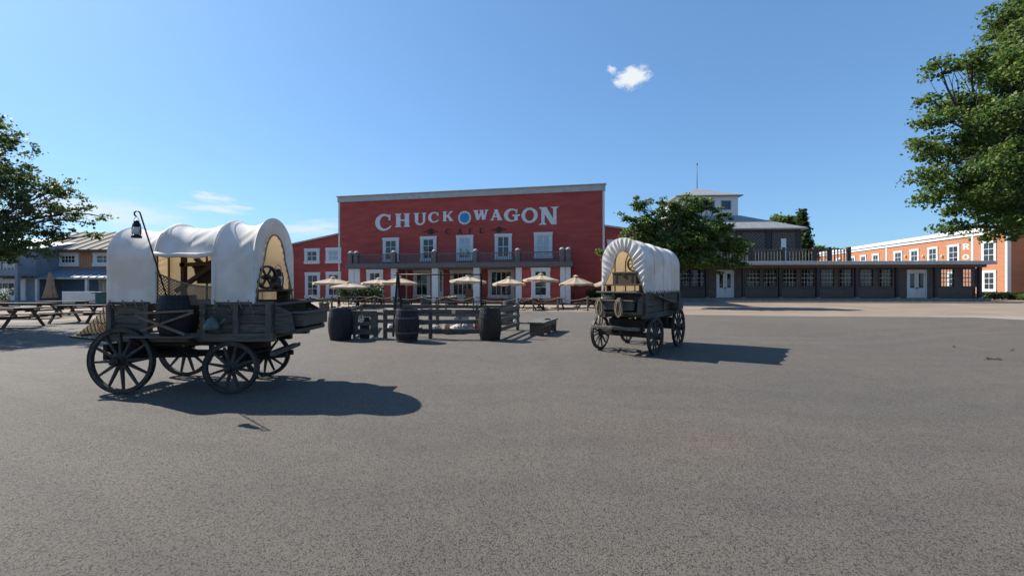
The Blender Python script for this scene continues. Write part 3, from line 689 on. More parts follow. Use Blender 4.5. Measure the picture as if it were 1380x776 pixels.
# ------------------------------------------------------------------ orange building on the right
oc = at(1358, HZ, 49.5); od = Vector((-.2175, -.976)).normalized(); OL = 50.0
orf = Facade(oc.x - od.x * OL, oc.y - od.y * OL, math.atan2(od.y, od.x))
org = orf.root('orange_building', 'long orange clapboard building with white window frames and cornice at the right', 'building')
zc_lo = orf.z(1300, 384 - 71 * (1300-817)/(1352-817)); zc_hi = zc_lo + .95
boxpart('wall', 'orange', org, 0, OL, 0, 12, 0, zc_hi - .1)
siding(org, 0, OL, 0, zc_lo, 'orange')
MB().box(-.1, OL + .25, -.28, .2, zc_lo + .45, zc_hi).box(-.1, OL + .2, -.16, .2, zc_lo, zc_lo + .2).box(-.1, OL + .1, -.09, .1, zc_lo + .2, zc_lo + .45).build('cornice', 'white', org, bevel=.01)
zt7, zb7 = orf.z(1334, 324), orf.z(1334, 355)
for a, b_ in ((1112,1118),(1128,1134.5),(1146,1153),(1160,1168),(1176,1185.3),(1205.4,1216.8),(1227,1239),(1251,1264.6),(1277.7,1294),(1324,1343.4)):
    win(org, (orf.u(a), orf.u(b_), zb7, zt7), -.028, 2, 3, casing=.24)
r8 = orf.rect(1325, 364.3, 1343.4, 393); win(org, r8, -.028, 2, 3, casing=.24)
for a, b_ in ((1277.7,1294),(1251,1264.6),(1227,1239),(1205.4,1216.8)): win(org, (orf.u(a), orf.u(b_), r8[2], r8[3]), -.028, 2, 3, casing=.24)
for px in (1195, 1311): x = orf.u(px); boxpart('trim_board', 'white', org, x - .16, x + .16, -.07, .02, 0, zc_lo)
boxpart('corner_board', 'white', org, OL - .22, OL + .05, -.08, .3, 0, zc_lo)
paint(org, 'R', orf.rect(1297, 328.3, 1306.8, 336.3), 'white'); paint(org, 'O', orf.rect(1297.3, 343, 1306.5, 349.7), 'white')
for px in (1221.6, 1245.3, 1271):
    x = orf.u(px); z = orf.z(px, 345.5); o = MB().box(x - .1, x + .1, -.1, 0, z - .1, z + .1).build('wall_lamp', 'grey_cap', org)
    MB().lathe([(.02,-.2),(.09,-.16),(.12,.06),(.06,.2),(.0,.24)], 10, (x, -.18, z)).build('lamp_glass', 'lantern_glass', o)
# recessed red-orange part with balcony beyond the corner
bk = boxpart('rear_wing', 'orange_rear', org, OL + .06, OL + 9, 5.0, 12, 0, 8.9)
sb = MB()
for i in range(40): z = i * .22; sb.add([(OL+.06,4.97,z),(OL+9,4.97,z),(OL+9,4.99,z+.22),(OL+.06,4.99,z+.22)], [(0,1,2,3)])
sb.build('rear_siding', 'orange_rear', org, 'stuff')
boxpart('rear_balcony', 'grey_cap', org, OL + .3, OL + 9, 2.2, 4.96, 3.75, 4.0)
MB().box(OL + .35, OL + 9, 2.25, 2.35, 5.0, 5.1).box(OL + .35, OL + 9, 2.25, 2.35, 4.1, 4.2).build('rear_balcony_rail', 'grey_cap', org)
balusters(org, OL + .4, OL + 9, 4.2, 5.0, 2.3, .25, .09, 'lattice')
for dx in (.5, 4.5):
    MB().box(OL + dx, OL + dx + .2, 2.3, 2.5, 0, 3.75).beam((OL + dx + .1, 2.4, 2.7), (OL + dx + 1.0, 2.4, 3.7), .1, .14).build('balcony_post', 'grey_cap', org)
boxpart('rear_cornice', 'white', org, OL + .05, OL + 9.2, 4.7, 5.2, 8.5, 8.95)

# ------------------------------------------------------------------ blue and orange shop row on the left
lf = Facade(-60, 39, 0.0)
sh = lf.root('blue_shopfront', 'blue ground floor shop with dull orange upper storey and pale metal roof', 'building')
def lx(px, off=0): return lf.u(px, off)
zl1 = lf.z(100, 337); zaw = lf.z(100, 363)
xa, xb = lx(42), lx(270)
boxpart('lower_wall', 'blue_paint', sh, xa, xb, 0, 9, 0, zaw)
boxpart('upper_wall', 'orange_dull', sh, xa, xb, .05, 9, zaw, zl1)
pl = MB(); n = int((xb - xa) / .24)
for i in range(n): x = xa + i * .24; pl.box(x + .012, x + .228, .02, .048, zaw + .02, zl1 - .02)
pl.build('upper_boarding', 'orange_dull', sh, 'stuff')
pl = MB()
for i in range(n): x = xa + i * .24; pl.box(x + .012, x + .228, -.03, -.002, .05, zaw - .02)
pl.build('lower_boarding', 'blue_paint', sh, 'stuff')
ov = .5
zrt = 1.65 + (384-313)/F * 43.5
MB().add([(xa-.3,-ov,zl1),(xb,-ov,zl1),(xb,4.5,zrt),(xa-.3,4.5,zrt),(xa-.3,9.5,zl1),(xb,9.5,zl1),(xa-.3,-ov,zl1-.15),(xb,-ov,zl1-.15),(xa-.3,9.5,zl1-.15),(xb,9.5,zl1-.15)],
         [(0,1,2,3),(3,2,5,4),(6,7,1,0),(0,3,4),(8,6,0),(0,4,8),(1,5,2),(7,9,5),(7,5,1),(8,9,7,6)]).build('metal_roof', 'roof_metal', sh)
for i in range(int((xb - xa) / 1.05)):
    x = xa + .4 + i * 1.05; MB().beam((x, -ov, zl1 + .03), (x, 4.5, zrt + .03), .07, .08).build('roof_seam', 'roof_metal', sh)
boxpart('fascia', 'wood_brown', sh, xa - .3, xb, -ov - .06, -ov - .002, zl1 - .25, zl1 + .02)
for a, c in ((78.5, 106.5), (126, 153), (172, 200)):
    win(sh, (lx(a), lx(c), lf.z(90, 359), lf.z(90, 339.5)), .02, 4 if a < 80 else 2, 2, casing=.3)
AO = 2.2; zfe = lf.z(100, 374.5, AO)
MB().add([(xa,-.04,zaw+.1),(xb,-.04,zaw+.1),(xb,-AO,zfe),(xa,-AO,zfe),(xa,-.04,zaw-.02),(xb,-.04,zaw-.02),(xb,-AO,zfe-.1),(xa,-AO,zfe-.1)],
         [(0,3,2,1),(4,5,6,7),(3,7,6,2),(0,4,7,3),(1,2,6,5)]).build('awning_roof', 'slate_paint', sh)
for i in range(int((xb - xa) / .7)):
    x = xa + .3 + i * .7; MB().beam((x, -.04, zaw + .13), (x, -AO, zfe + .03), .05, .06).build('awning_seam', 'slate_paint', sh)
boxpart('awning_lit_edge', 'coping', sh, lx(78, AO), xb, -AO - .1, -AO - .002, zfe - .1, zfe + .05)  # pale strip: sunlit right part of the awning edge, put into the colour
for px in (50, 117, 150): x = lx(px, AO - .1); boxpart('awning_post', 'white', sh, x - .1, x + .1, -AO + .02, -AO + .2, 0, zfe - .1)
win(sh, (lx(134.5), lx(150), .4, lf.z(140, 377)), -.03, 2, 2, 'cream', 'curtain', casing=.25)
# grey-blue house at the far left, a little nearer
hf = Facade(-62, 37, 0.0)
hs = hf.root('grey_blue_house', 'grey blue house with balcony and wide white framed window behind the left tree', 'building')
xc = hf.u(48); zg = hf.z(20, 372)
boxpart('wall', 'slate_paint', hs, 0, xc, .0, 12, 0, hf.z(20, 335))
siding(hs, 0, xc, 0, hf.z(20, 335), 'slate_paint')
boxpart('corner_board', 'slate_paint', hs, xc - .12, xc + .06, -.06, .2, 0, hf.z(20, 335))
MB().add([(-.4,-.5,hf.z(20,336)),(xc+.4,-.5,hf.z(20,336)),(xc+.4,6,hf.z(20,312)),(-.4,6,hf.z(20,312)),(-.4,12.5,hf.z(20,336)),(xc+.4,12.5,hf.z(20,336))],
         [(0,1,2,3),(3,2,5,4),(0,3,4),(1,5,2)]).build('roof', 'slate_paint', hs)
win(hs, (hf.u(-26), hf.u(36), .3, zg - .15), -.03, 6, 2, 'white', 'glass_dark', casing=.4)
boxpart('balcony_floor', 'slate_paint', hs, 0, xc + .2, -1.5, -.04, zg, zg + .5)
zr_ = hf.z(20, 350, 1.4)
MB().box(0, xc + .2, -1.5, -1.38, zr_ - .1, zr_).build('balcony_rail', 'slate_paint', hs)
balusters(hs, 10, xc, zg + .5, zr_ - .1, -1.44, .3, .1, 'coping')
boxpart('balcony_post', 'slate_paint', hs, xc, xc + .22, -1.55, -1.33, 0, zr_ + .1)
win(hs, (hf.u(8), hf.u(22), zg + .7, hf.z(20, 342)), -.03, 2, 2, casing=.3)
# ------------------------------------------------------------------ wagons
def ring_mesh(name, ro, ri, hw, n=40):
    return MB().lathe([(ri, -hw), (ro, -hw), (ro, hw), (ri, hw), (ri, -hw)], n, (0,0,0), 'y', False).mesh(name)
def wheel_meshes(r, ns):
    d = {'rim': ring_mesh('wheel', r - .012, r - .064, .028), 'tyre': ring_mesh('tyre', r, r - .0125, .033)}
    sp = MB(); sp.beam((0,0,.07), (0,0,r - .07), .046, .040, up=(0,1,0), w2=.028, h2=.028); d['spoke'] = sp.mesh('spoke')
    h = r / .5
    d['hub'] = MB().lathe([(0,-.17),(.045*h,-.17),(.05*h,-.10),(.075*h,-.06),(.088*h,0),(.08*h,.06),(.06*h,.12),(0,.12)], 18, (0,0,0), 'y').mesh('hub')
    d['hub_band'] = MB().lathe([(.06*h,-.115),(.064*h,-.115),(.064*h,-.085),(.056*h,-.085)], 18, (0,0,0), 'y', False).mesh('hub_band')
    for k in ('rim','spoke','hub'): d[k].materials.append(M['wheel_wood'])
    for k in ('tyre','hub_band'): d[k].materials.append(M['iron'])
    d['n'] = ns; return d
def add_wheel(parent, d, loc, rz=0, outward=-1, spin=0.0):
    wh = mk('wheel', d['rim'], None, parent, None, 0, loc, (0, 0, rz + (math.pi if outward > 0 else 0)))
    mk('tyre', d['tyre'], None, wh)
    for i in range(d['n']): mk('spoke', d['spoke'], None, wh, None, 0, None, (0, spin + 2*math.pi*i/d['n'], 0))
    mk('hub', d['hub'], None, wh); mk('hub_band', d['hub_band'], None, wh); return wh

def arch(t, hw, z0, zs, zt):
    """t 0..1 from the right side (y=-hw) over the top to the left"""
    ls = zs - z0; rz_ = zt - zs; la = math.pi * (hw + rz_) / 2; tot = 2*ls + la; s_ = t * tot
    if s_ < ls: return (-hw, z0 + s_)
    if s_ > ls + la: return (hw, zs - (s_ - ls - la))
    a = math.pi * (1 - (s_ - ls) / la); return (hw * math.cos(a), zs + rz_ * math.sin(a))
OPEN = [.80, .53]
def inner(t, hw, z0, zs, zt):
    """tear-drop opening: wide at the bottom, drawn in towards the top"""
    y, z = arch(t, hw, z0, zs, zt); h = max(0.0, (z - z0) / (zt - z0))
    top = z0 + (zt - z0) * OPEN[0]
    k = .95 - (.95 - OPEN[1]) * min(1, h / .62) ** 1.3 if h < .62 else OPEN[1]
    zz = z0 + (top - z0) * min(1, h / 1.0)
    return (y * k, zz)
def canvas(parent, hoops, hw, z0, zs, zts, sag, opening=None, nx=96, nt=72, seed=0):
    def top_at(x):
        for i in range(len(hoops)-1):
            if x <= hoops[i+1] + 1e-6:
                f = (x - hoops[i]) / (hoops[i+1] - hoops[i]); return zts[i] + (zts[i+1]-zts[i])*f, f
        return zts[-1], 1.0
    b = MB(); vs_ = []; fs = []
    xa, xb = hoops[0], hoops[-1]
    xs = sorted(set([xa + (xb-xa)*i/nx for i in range(nx+1)] + list(hoops)))
    for x in xs:
        zt, f = top_at(x); s_ = sag * (math.sin(math.pi * f) ** .75 if 0 < f < 1 else 0)
        for j in range(nt + 1):
            t_ = j / nt; y, z = arch(t_, hw, z0, zs, zt)
            hfac = max(0, min(1, (z - z0) / (zs - z0)))
            cy, cz = 0, zs
            n_ = Vector((0, y, max(0, z - zs))).normalized()
            d = s_ * (.25 + .75 * (max(0, z - zs) / (zt - zs)) ** .6)
            # drape folds running down from the hoops, and general wrinkles
            wr = noise.noise(Vector((x*2.0 + seed, t_*4, seed))) * .020 + noise.noise(Vector((x*5 + seed, t_*3, 3.3))) * .008
            vf = math.sin(x*15 + 1.4*noise.noise(Vector((x*2.0, seed, 1.0)))*6 + z*.9)
            fold = .020 * math.copysign(abs(vf) ** .7, vf) * (1 - hfac) ** 1.2 * (.4 + .9*abs(noise.noise(Vector((x*1.3, seed, 4.0)))))
            env = max(0, noise.noise(Vector((x*1.9 + seed, t_*2.2, seed+5))) + .15) * max(0, min(1, (z - z0)/(zs - z0) - .35))
            tf = math.sin(x*17*(1 if f < .5 else -1) + z*21 + seed)
            ridge = .034 * math.copysign(abs(tf) ** .6, tf) * env
            hk = (1 - math.exp(-((min(f, 1-f)) * 7) ** 2)) if 0 < f < 1 else 0
            n3 = n_ * (-d + (wr + fold + ridge) * (.25 + .75 * hk))
            hem = -.02 * abs(math.sin(x * 6 + seed)) if j in (0, nt) else 0
            vs_.append((x, y + n3.y, z + n3.z + hem))
    m_ = nt + 1
    for i in range(len(xs) - 1):
        for j in range(nt):
            if opening:
                y, z = arch((j+.5)/nt, hw, z0, zs, top_at(xs[i])[0])
                if opening[0] < (xs[i]+xs[i+1])/2 < opening[1] and y * opening[3] > 0 and z < opening[2]: continue
            fs.append((i*m_+j, (i+1)*m_+j, (i+1)*m_+j+1, i*m_+j+1))
    b.add(vs_, fs, True); return b.build('canvas_cover', 'canvas', parent)
def gathered_end(parent, x, hw, z0, zs, zt, sgn, npl=46, nt=230, close=0.0, name='gathered_end', amp=1.0):
    b = MB(); vs_ = []; fs = []; K = 9
    for j in range(nt + 1):
        t_ = j / nt; yo, zo = arch(t_, hw, z0, zs, zt); yi, zi = inner(t_, hw, z0, zs, zt)
        yi *= (1 - close); h = (zo - z0) / (zt - z0)
        for k in range(K + 1):
            f = k / K; am = amp * .045 * f ** 1.1 * (1 - .45*f) * (.45 + .55 * min(1, h*1.6))
            ph = npl * math.pi * t_ + 5*noise.noise(Vector((t_*11, 2, zt)))
            px_ = x + sgn * (.05 * f - .07 * f * f) + am * math.sin(ph) * (.6 + .6*noise.noise(Vector((t_*12, f, 1.7))) + .4)
            dy = .012 * math.cos(ph) * f
            vs_.append((px_, yo + (yi - yo)*f + dy, zo + (zi - zo)*f))
    for j in range(nt):
        for k in range(K):
            q = (j*(K+1)+k, (j+1)*(K+1)+k, (j+1)*(K+1)+k+1, j*(K+1)+k+1); fs.append(q)
    b.add(vs_, fs, True); o = b.build(name, 'canvas', parent)
    MB().tube([(x + sgn*.0, *inner(t_/60, hw, z0, zs, zt)) if close == 0 else (x, inner(t_/60, hw, z0, zs, zt)[0]*(1-close), inner(t_/60, hw, z0, zs, zt)[1]) for t_ in range(61)], .012, 6).build('drawstring', 'rope', o)
    return o
def bow(parent, x, hw, z0, zs, zt):
    pts = [(x, *arch(i/40, hw - .02, z0 - .25, zs, zt - .02)) for i in range(41)]
    return MB().tube(pts, .018, 6).build('hoop', 'wood_strap', parent)
def net_patch(name, P, nu, nv, r, mat, parent=None):
    """diamond net over surface P(u,v)"""
    b = MB()
    for sgn in (1, -1):
        for i in range(-nv, nu + 1):
            pts = []
            for k in range(2 * nv + 1):
                v = k / (2*nv); u = (i + (v * nv if sgn > 0 else nv - v * nv)) / nu
                if 0 <= u <= 1: pts.append(P(u, v))
            if len(pts) > 1: b.tube(pts, r, 4, False)
    return b.build(name, mat, parent, 'stuff')

def wagon(S):
    g = thing('covered_wagon', S['label'], 'wagon', S['loc'], S['yaw'], 'covered wagons on the plaza')
    tr, wb, rr, rf = S['track']/2, S['wb'], S['rr'], S['rf']; hw = S['hw']; z0, z1 = S['z0'], S['z1']; xa, xb = S['xa'], S['xb']; v = S['vis']
    dr_, df = wheel_meshes(rr, 12), wheel_meshes(rf, 12); st = S['steer']
    for sy in (-1, 1):
        add_wheel(g, dr_, (-wb/2, sy*tr, rr), 0, sy, .13 + sy*.2)
        add_wheel(g, df, (wb/2 - sy*tr*math.sin(st), sy*tr*math.cos(st), rf), st, sy, .31 + sy*.1)
    # running gear
    MB().box(-wb/2 - .055, -wb/2 + .055, -tr + .05, tr - .05, rr - .06, rr + .06).build('rear_axle', 'wood_dark', g, bevel=.008)
    MB(Matrix.Translation((wb/2,0,0)) @ Matrix.Rotation(st, 4, 'Z')).box(-.055, .055, -tr + .05, tr - .05, rf - .06, rf + .06).build('front_axle', 'wood_dark', g, bevel=.008)
    MB().box(-wb/2 - .07, -wb/2 + .07, -hw + .08, hw - .08, rr + .061, z0 - .10).build('rear_bolster', 'wood_dark', g, bevel=.008)
    MB().box(wb/2 - .08, wb/2 + .08, -hw + .08, hw - .08, rf + .07, z0 - .10).build('front_bolster', 'wood_dark', g, bevel=.008)
    MB().lathe([(0,-.02),(.27,-.02),(.27,.02),(0,.02)], 24, (wb/2, 0, rf + .16), 'z', False).build('turntable', 'iron', g)
    MB().beam((-wb/2 - .62, 0, rr + .02), (wb/2 + .1, 0, rf + .12), .10, .10).build('reach_pole', 'wood_dark', g, bevel=.008)
    for sy in (-1, 1):
        MB().beam((-wb/2, sy*.28, rr + .02), (-.05, sy*.05, (rr+rf)/2 + .04), .06, .07).build('hound', 'wood_dark', g)
        MB().beam((xa + .15, sy*(hw - .17), z0 - .10), (xb - .2, sy*(hw - .17), z0 - .10), .10, .12).build('sill', 'wood_dark', g, bevel=.006)
    MB().box(-wb/2 - .50, -wb/2 - .42, -.42, .42, rr - .08, rr + .22).build('brake_beam', 'wood_dark', g, bevel=.008)
    MB().box(-wb/2 - .68, -wb/2 - .5, -.06, .06, rr - .02, rr + .06).build('tail_tongue', 'wood_dark', g, bevel=.006)
    FX = Matrix.Translation((wb/2,0,0)) @ Matrix.Rotation(st, 4, 'Z')
    for sy in (-1, 1): MB(FX).beam((-.35, sy*.2, rf + .06), (.62, sy*.13, rf + .1), .07, .08).build('front_hound', 'wood_dark', g)
    MB(FX).box(.52, .60, -.58, .58, rf + .145, rf + .22).build('splinter_bar', 'wood_x', g, bevel=.01)
    # floor, side boards, rails and stakes
    for i in range(5):
        ya = -hw + .03 + i * (2*hw - .06)/5
        MB().box(xa, xb, ya + .004, ya + (2*hw - .06)/5 - .004, z0 - .035, z0).build('floor_board', 'wood_x', g)
    npl = 3; ph = (z1 - z0 - .05) / npl
    for sy in (-1, 1):
        segs = S['gaps'].get(sy) or [(xa, xb)]
        for (sa, sb) in segs:
            for i in range(npl):
                j = random.uniform(-.003, .003)
                y_a, y_b = sorted((sy*(hw - .03) + j, sy*hw + j))
                MB().box(sa, sb, y_a, y_b, z0 + .055 + i*ph, z0 + .05 + (i+1)*ph - .006).build('plank', 'wood_x', g, bevel=.004)
            for x in ([sa + .05, sb - .05] + ([ (sa+sb)/2 ] if sb - sa > 1.0 else [])):
                ya, yb = sorted((sy*(hw + .004), sy*(hw + .055)))
                MB().box(x - .04, x + .04, ya, yb, z0 - .02, z1 + .02).build('stake', 'wood_z', g, bevel=.006)
            ya, yb = sorted((sy*(hw - .04), sy*(hw + .03)))
            MB().box(sa, sb, ya, yb, z1 + .004, z1 + .05).build('top_rail', 'wood_x', g, bevel=.006)
        ya, yb = sorted((sy*(hw - .06), sy*(hw + .06)))
        MB().box(xa - .02, xb + .02, ya, yb, z0 - .08, z0 + .05).build('side_sill', 'wood_x', g, bevel=.008)
    for i in range(npl):
        MB().box(xa - .005, xa + .03, -hw + .035, hw - .035, z0 + .055 + i*ph, z0 + .05 + (i+1)*ph - .006).build('tailgate_plank', 'wood_y', g, bevel=.004)
        MB().box(xb - .03, xb + .005, -hw + .035, hw - .035, z0 + .055 + i*ph, z0 + .05 + (i+1)*ph - .006).build('front_plank', 'wood_y', g, bevel=.004)
    # hoops and cover
    hp = S['hoops']; zts = S['tops']; cz0 = z1 + .03; zs = S['zs']; chw = hw + .035
    for i, (x, zt) in enumerate(zip(hp, zts)): bow(g, x + (.045 if i == 0 else (-.045 if i == len(hp)-1 else 0)), chw - .03, cz0, zs, zt - .03)
    canvas(g, hp, chw, cz0, zs, zts, S['sag'], S.get('opening'), seed=S['seed'])
    OPEN[:] = S.get('open', [.80, .53])
    gathered_end(g, hp[-1], chw, cz0, zs, zts[-1], 1, amp=S.get('pleat', 1))
    for x, zt in zip(hp[1:-1], zts[1:-1]):
        MB().tube([(x + .035, *arch(i/48, chw + .003, cz0, zs, zt - .004)) for i in range(49)], .0045, 5).build('seam', 'canvas', g)
    gathered_end(g, hp[0], chw, cz0, zs, zts[0], -1, close=.55, name='gathered_rear_end')
    for sy in (-1, 1):                                     # lacing below the hem
        n = int((hp[-1] - hp[0]) / .16)
        for i in range(n):
            x = hp[0] + .08 + i * .16 + random.uniform(-.03, .03)
            if S.get('opening') and sy == S['opening'][3] and S['opening'][0] - .05 < x < S['opening'][1] + .05: continue
            MB().tube([(x, sy*(chw + .012), cz0 + .05), (x + .03, sy*(hw + .045), z1 + .02), (x + .07, sy*(hw + .05), z1 - .05)], .009, 5).build('lacing', 'rope_dark', g)
    # box at the front: dashboard, seat board, foot box
    MB().box(xb + .01, xb + .34, -hw + .06, hw - .06, z0 + .04, z0 + .10).build('front_floor', 'wood_y', g, bevel=.006)
    for sy in (-1, 1):
        ya, yb = sorted((sy*(hw - .06), sy*(hw - .02)))
        MB().prism([(xb + .01, z0 + .04), (xb + .32, z0 + .04), (xb + .27, z0 + .36), (xb + .01, z1 + .02)], ya, yb).build('front_cheek', 'wood_x', g, bevel=.005)
    MB().beam((xb + .02, 0, z1 + .01), (xb + .44, 0, z1 + .055), 2*hw - .02, .035).build('foot_board', 'wood_grey', g, bevel=.006)
    MB().box(xb + .02, xb + .41, -hw + .12, hw - .12, z0 + .14, z0 + .34).build('tool_box', 'wood_x', g, bevel=.006)
    MB().box(xb + .0, xb + .45, -hw + .09, hw - .09, z0 + .341, z0 + .375).build('tool_box_lid', 'wood_grey', g, bevel=.008)
    # seat inside the opening
    sx = hp[-1] - .12
    MB().box(sx - .16, sx + .16, -hw + .04, hw - .04, z1 + .20, z1 + .24).build('seat', 'wood_brown', g, bevel=.006)
    for sy in (-1, 1): MB().box(sx - .1, sx + .1, sy*(hw - .1) - .02, sy*(hw - .1) + .02, z1 - .05, z1 + .2).build('seat_support', 'wood_brown', g)
    for px_, py_ in S.get('irons', []):
        MB().tube([(px_, v*(hw + .03), z1 - .02), (px_, v*(hw + .05), z1 - .16)], .012, 6).build('hook', 'iron', g)
    return g

# wagon on the left, side on to the camera
XW, YW = -5.155, 7.07
S1 = dict(label='near covered wagon on the left, seen side on with an open flap and lantern pole', loc=(XW, YW, 0), yaw=0, track=1.27, wb=1.57, rr=.503, rf=.395, hw=.55,
          z0=.86, z1=1.34, xa=-1.07, xb=1.47, hoops=[-1.06, -.33, .57, 1.2], tops=[2.61, 2.66, 2.72, 2.76], zs=2.10, sag=.10, steer=R(8.5), vis=-1,
          gaps={-1: [(-1.07, -.40), (.37, 1.47)]}, opening=(-.30, .53, 2.13, -1), pleat=.45, seed=2.0, irons=[(1.0, 0)])
wg1 = wagon(S1)
# the rolled-up flap, inner rail and shelf for the barrel
z_r = 2.13
MB().tube([(-.33, -.60, z_r), (-.1, -.61, z_r - .03), (.1, -.605, z_r - .02), (.35, -.61, z_r - .035), (.57, -.60, z_r - .005)], [.03, .04, .034, .042, .03], 8).build('rolled_flap', 'canvas', wg1)
MB().box(-.62, .40, -.80, -.20, .862, .881).build('barrel_shelf', 'wood_grey', wg1, bevel=.006)
for x in (-.55, .33): MB().beam((x, -.74, .84), (x, -.58, .74), .05, .05).build('shelf_bracket', 'wood_dark', wg1)
for p, q in (((-.42,-.79,1.23), (.42,-.80,1.27)), ((-.40,-.83,1.20), (.32,-.82,.92)), ((-.34,-.80,.97), (.42,-.80,1.24))):
    MB().beam(p, q, .03, .04, up=(0,-1,0)).build('barrel_strap', 'wood_strap', wg1)
# timber framing and chest visible through the opening
for p, q, mt in (((-.25,-.1,1.36),(-.25,-.1,2.3),'wood_brown'), ((-.3,-.2,1.55),(.5,-.1,2.15),'wood_brown'), ((-.3,-.1,1.98),(.55,-.1,2.02),'wood_brown'), ((.38,-.05,1.4),(.38,-.05,2.2),'wood_brown'), ((-.2,.1,2.1),(.3,.1,1.6),'wood_brown'), ((.5,-.3,1.4),(.5,-.3,2.1),'wood_brown')):
    MB().beam(p, q, .06, .07, up=(0,-1,0)).build('inner_brace', mt, wg1)
tag(MB().box(-.2, .2, -.15, .15, 0, .26).box(-.21, .21, -.16, .16, .262, .32).build('wooden_chest', 'wood_brown', None, None, .008, (XW + .12, YW + .1, 1.72), (0, R(-14), 0)), 'brown wooden chest tilted inside the side opening of the near wagon', 'chest')
nt_ = thing('rope_net', 'rope net hung across the side opening of the near wagon', 'net', (XW, YW, 0))
net_patch('net_mesh', lambda u, v: (-.30 + .84*u, -.575 - .02*math.sin(u*6), 1.34 + v * (.50 - .22*u - .05*math.sin(math.pi*u))), 17, 9, .007, 'rope_dark', nt_)
MB().tube([(-.30 + .84*u/20, -.59, 1.34 + (.50 - .22*u/20 - .05*math.sin(math.pi*u/20))) for u in range(21)], .013, 6).build('edge_rope', 'rope_dark', nt_)
# net of straw hanging off the tail
ns = thing('straw_net', 'rope net stretched over straw at the tail of the near wagon', 'net', (XW, YW, 0))
net_patch('net_mesh', lambda u, v: (-1.10 - .50*v - .04*math.sin(math.pi*u), -.55 + 1.0*u, 1.36 - .50*v - .05*math.sin(math.pi*v)), 15, 10, .008, 'rope', ns)
sbm = MB()
for i in range(420):
    a = random.random(); y = random.uniform(-.5, .35); x = -1.13 - .27 * a * random.random(); z = .98 + .16*random.random() - .12*a
    d = Vector((random.gauss(0,1), random.gauss(0,1), random.gauss(0,.5))).normalized() * random.uniform(.05,.12)
    sbm.beam((x,y,z), (x+d.x, y+d.y, z+d.z), .006, .006)
sbm.build('straw', 'straw', ns, 'stuff')
MB().beam((-1.62, -.58, .86), (-1.09, -.58, .80), .03, .03).beam((-1.62, .48, .86), (-1.09, .48, .80), .03, .03).beam((-1.62, -.58, .86), (-1.62, .48, .86), .03, .03).build('net_frame', 'wood_dark', ns)

def barrel_at(name, label, loc, h, r, mat, hoop, group=None, nh=6, lid=None, rz=0):
    g = thing(name, label, 'barrel', loc, rz, group); n = 22 * 3
    prof = []
    for i in range(13):
        f = i / 12; prof.append((r * (.80 + .20 * math.sin(math.pi * (f*.94 + .03))), h * f))
    def rad(f): return r * (.80 + .20 * math.sin(math.pi * (f*.94 + .03)))
    MB().lathe(prof, n, (0,0,0), 'z', False, lambda j: (.985 if j % 3 == 0 else 1.0)).build('staves', mat, g)
    MB().disc(rad(1) - .02, h - .04, 32).build('head', lid or mat, g); MB().disc(rad(0) - .01, .002, 24, flip=True).build('base', mat, g)
    MB().lathe([(rad(1)*.985, h), (rad(1) - .03, h), (rad(1) - .03, h - .05)], n, (0,0,0), 'z', False).build('chime', mat, g)
    fr_ = [.03, .17, .30, .70, .83, .97] if nh == 6 else [.04, .28, .72, .96]
    for f in fr_:
        f0, f1 = f - .022, f + .022
        MB().lathe([(rad(f0) - .002, h*f0), (rad(f0) + .006, h*f0), (rad(f1) + .006, h*f1), (rad(f1) - .002, h*f1)], 40, (0,0,0), 'z', False).build('hoop', hoop, g)
    return g
barrel_at('barrel', 'black wooden barrel strapped to the side shelf of the near wagon', (XW - .03, YW - .50, .882), .61, .27, 'barrel_black', 'hoop_dark')

# lantern on its curved iron pole
LXY = Vector((-5.50, 6.17, 0))
lt = at(184, 293, 6.17); ltop = at(182, 287, 6.17)
hook_base = Vector((-5.22, 6.46, 1.30))
pole = MB(); p2 = at(190, 291, 6.17)
pole.tube([hook_base, hook_base.lerp(p2, .5), p2, at(188.5, 286.5, 6.17), at(184.5, 284, 6.17), at(181, 286.5, 6.17), at(181.5, 290, 6.17), at(184, 292, 6.17)], .0105, 6)
tag(pole.build('lantern_pole', 'iron', None), 'thin iron pole with a curled hook leaning off the near wagon', 'pole')
def lantern(loc, label, s=1.0, name='lantern'):
    g = thing(name, label, 'lantern', loc); g.scale = (s, s, s)
    MB().lathe([(0,0),(.085,0),(.09,.02),(.075,.055),(.04,.07),(0,.07)], 18).build('oil_tank', 'lantern_black', g)
    MB().lathe([(.04,.07),(.062,.10),(.07,.15),(.055,.21),(.04,.225)], 18).build('glass_globe', 'lantern_glass', g)
    MB().lathe([(.045,.22),(.06,.235),(.05,.28),(.045,.33),(.03,.355),(0,.36)], 18).build('chimney_cap', 'lantern_black', g)
    for sx in (-1, 1): MB().tube([(sx*.07,0,.04),(sx*.088,0,.10),(sx*.088,0,.20),(sx*.07,0,.29),(sx*.045,0,.30)], .011, 6).build('side_tube', 'lantern_black', g)
    MB().tube([(-.06,0,.32),(-.045,0,.39),(0,0,.435),(.045,0,.39),(.06,0,.32)], .005, 5).build('bail', 'iron', g); return g
lantern(lt - Vector((0, 0, .43 * .72 - .01)), 'black oil lantern hanging from the curled iron pole above the near wagon', .72)
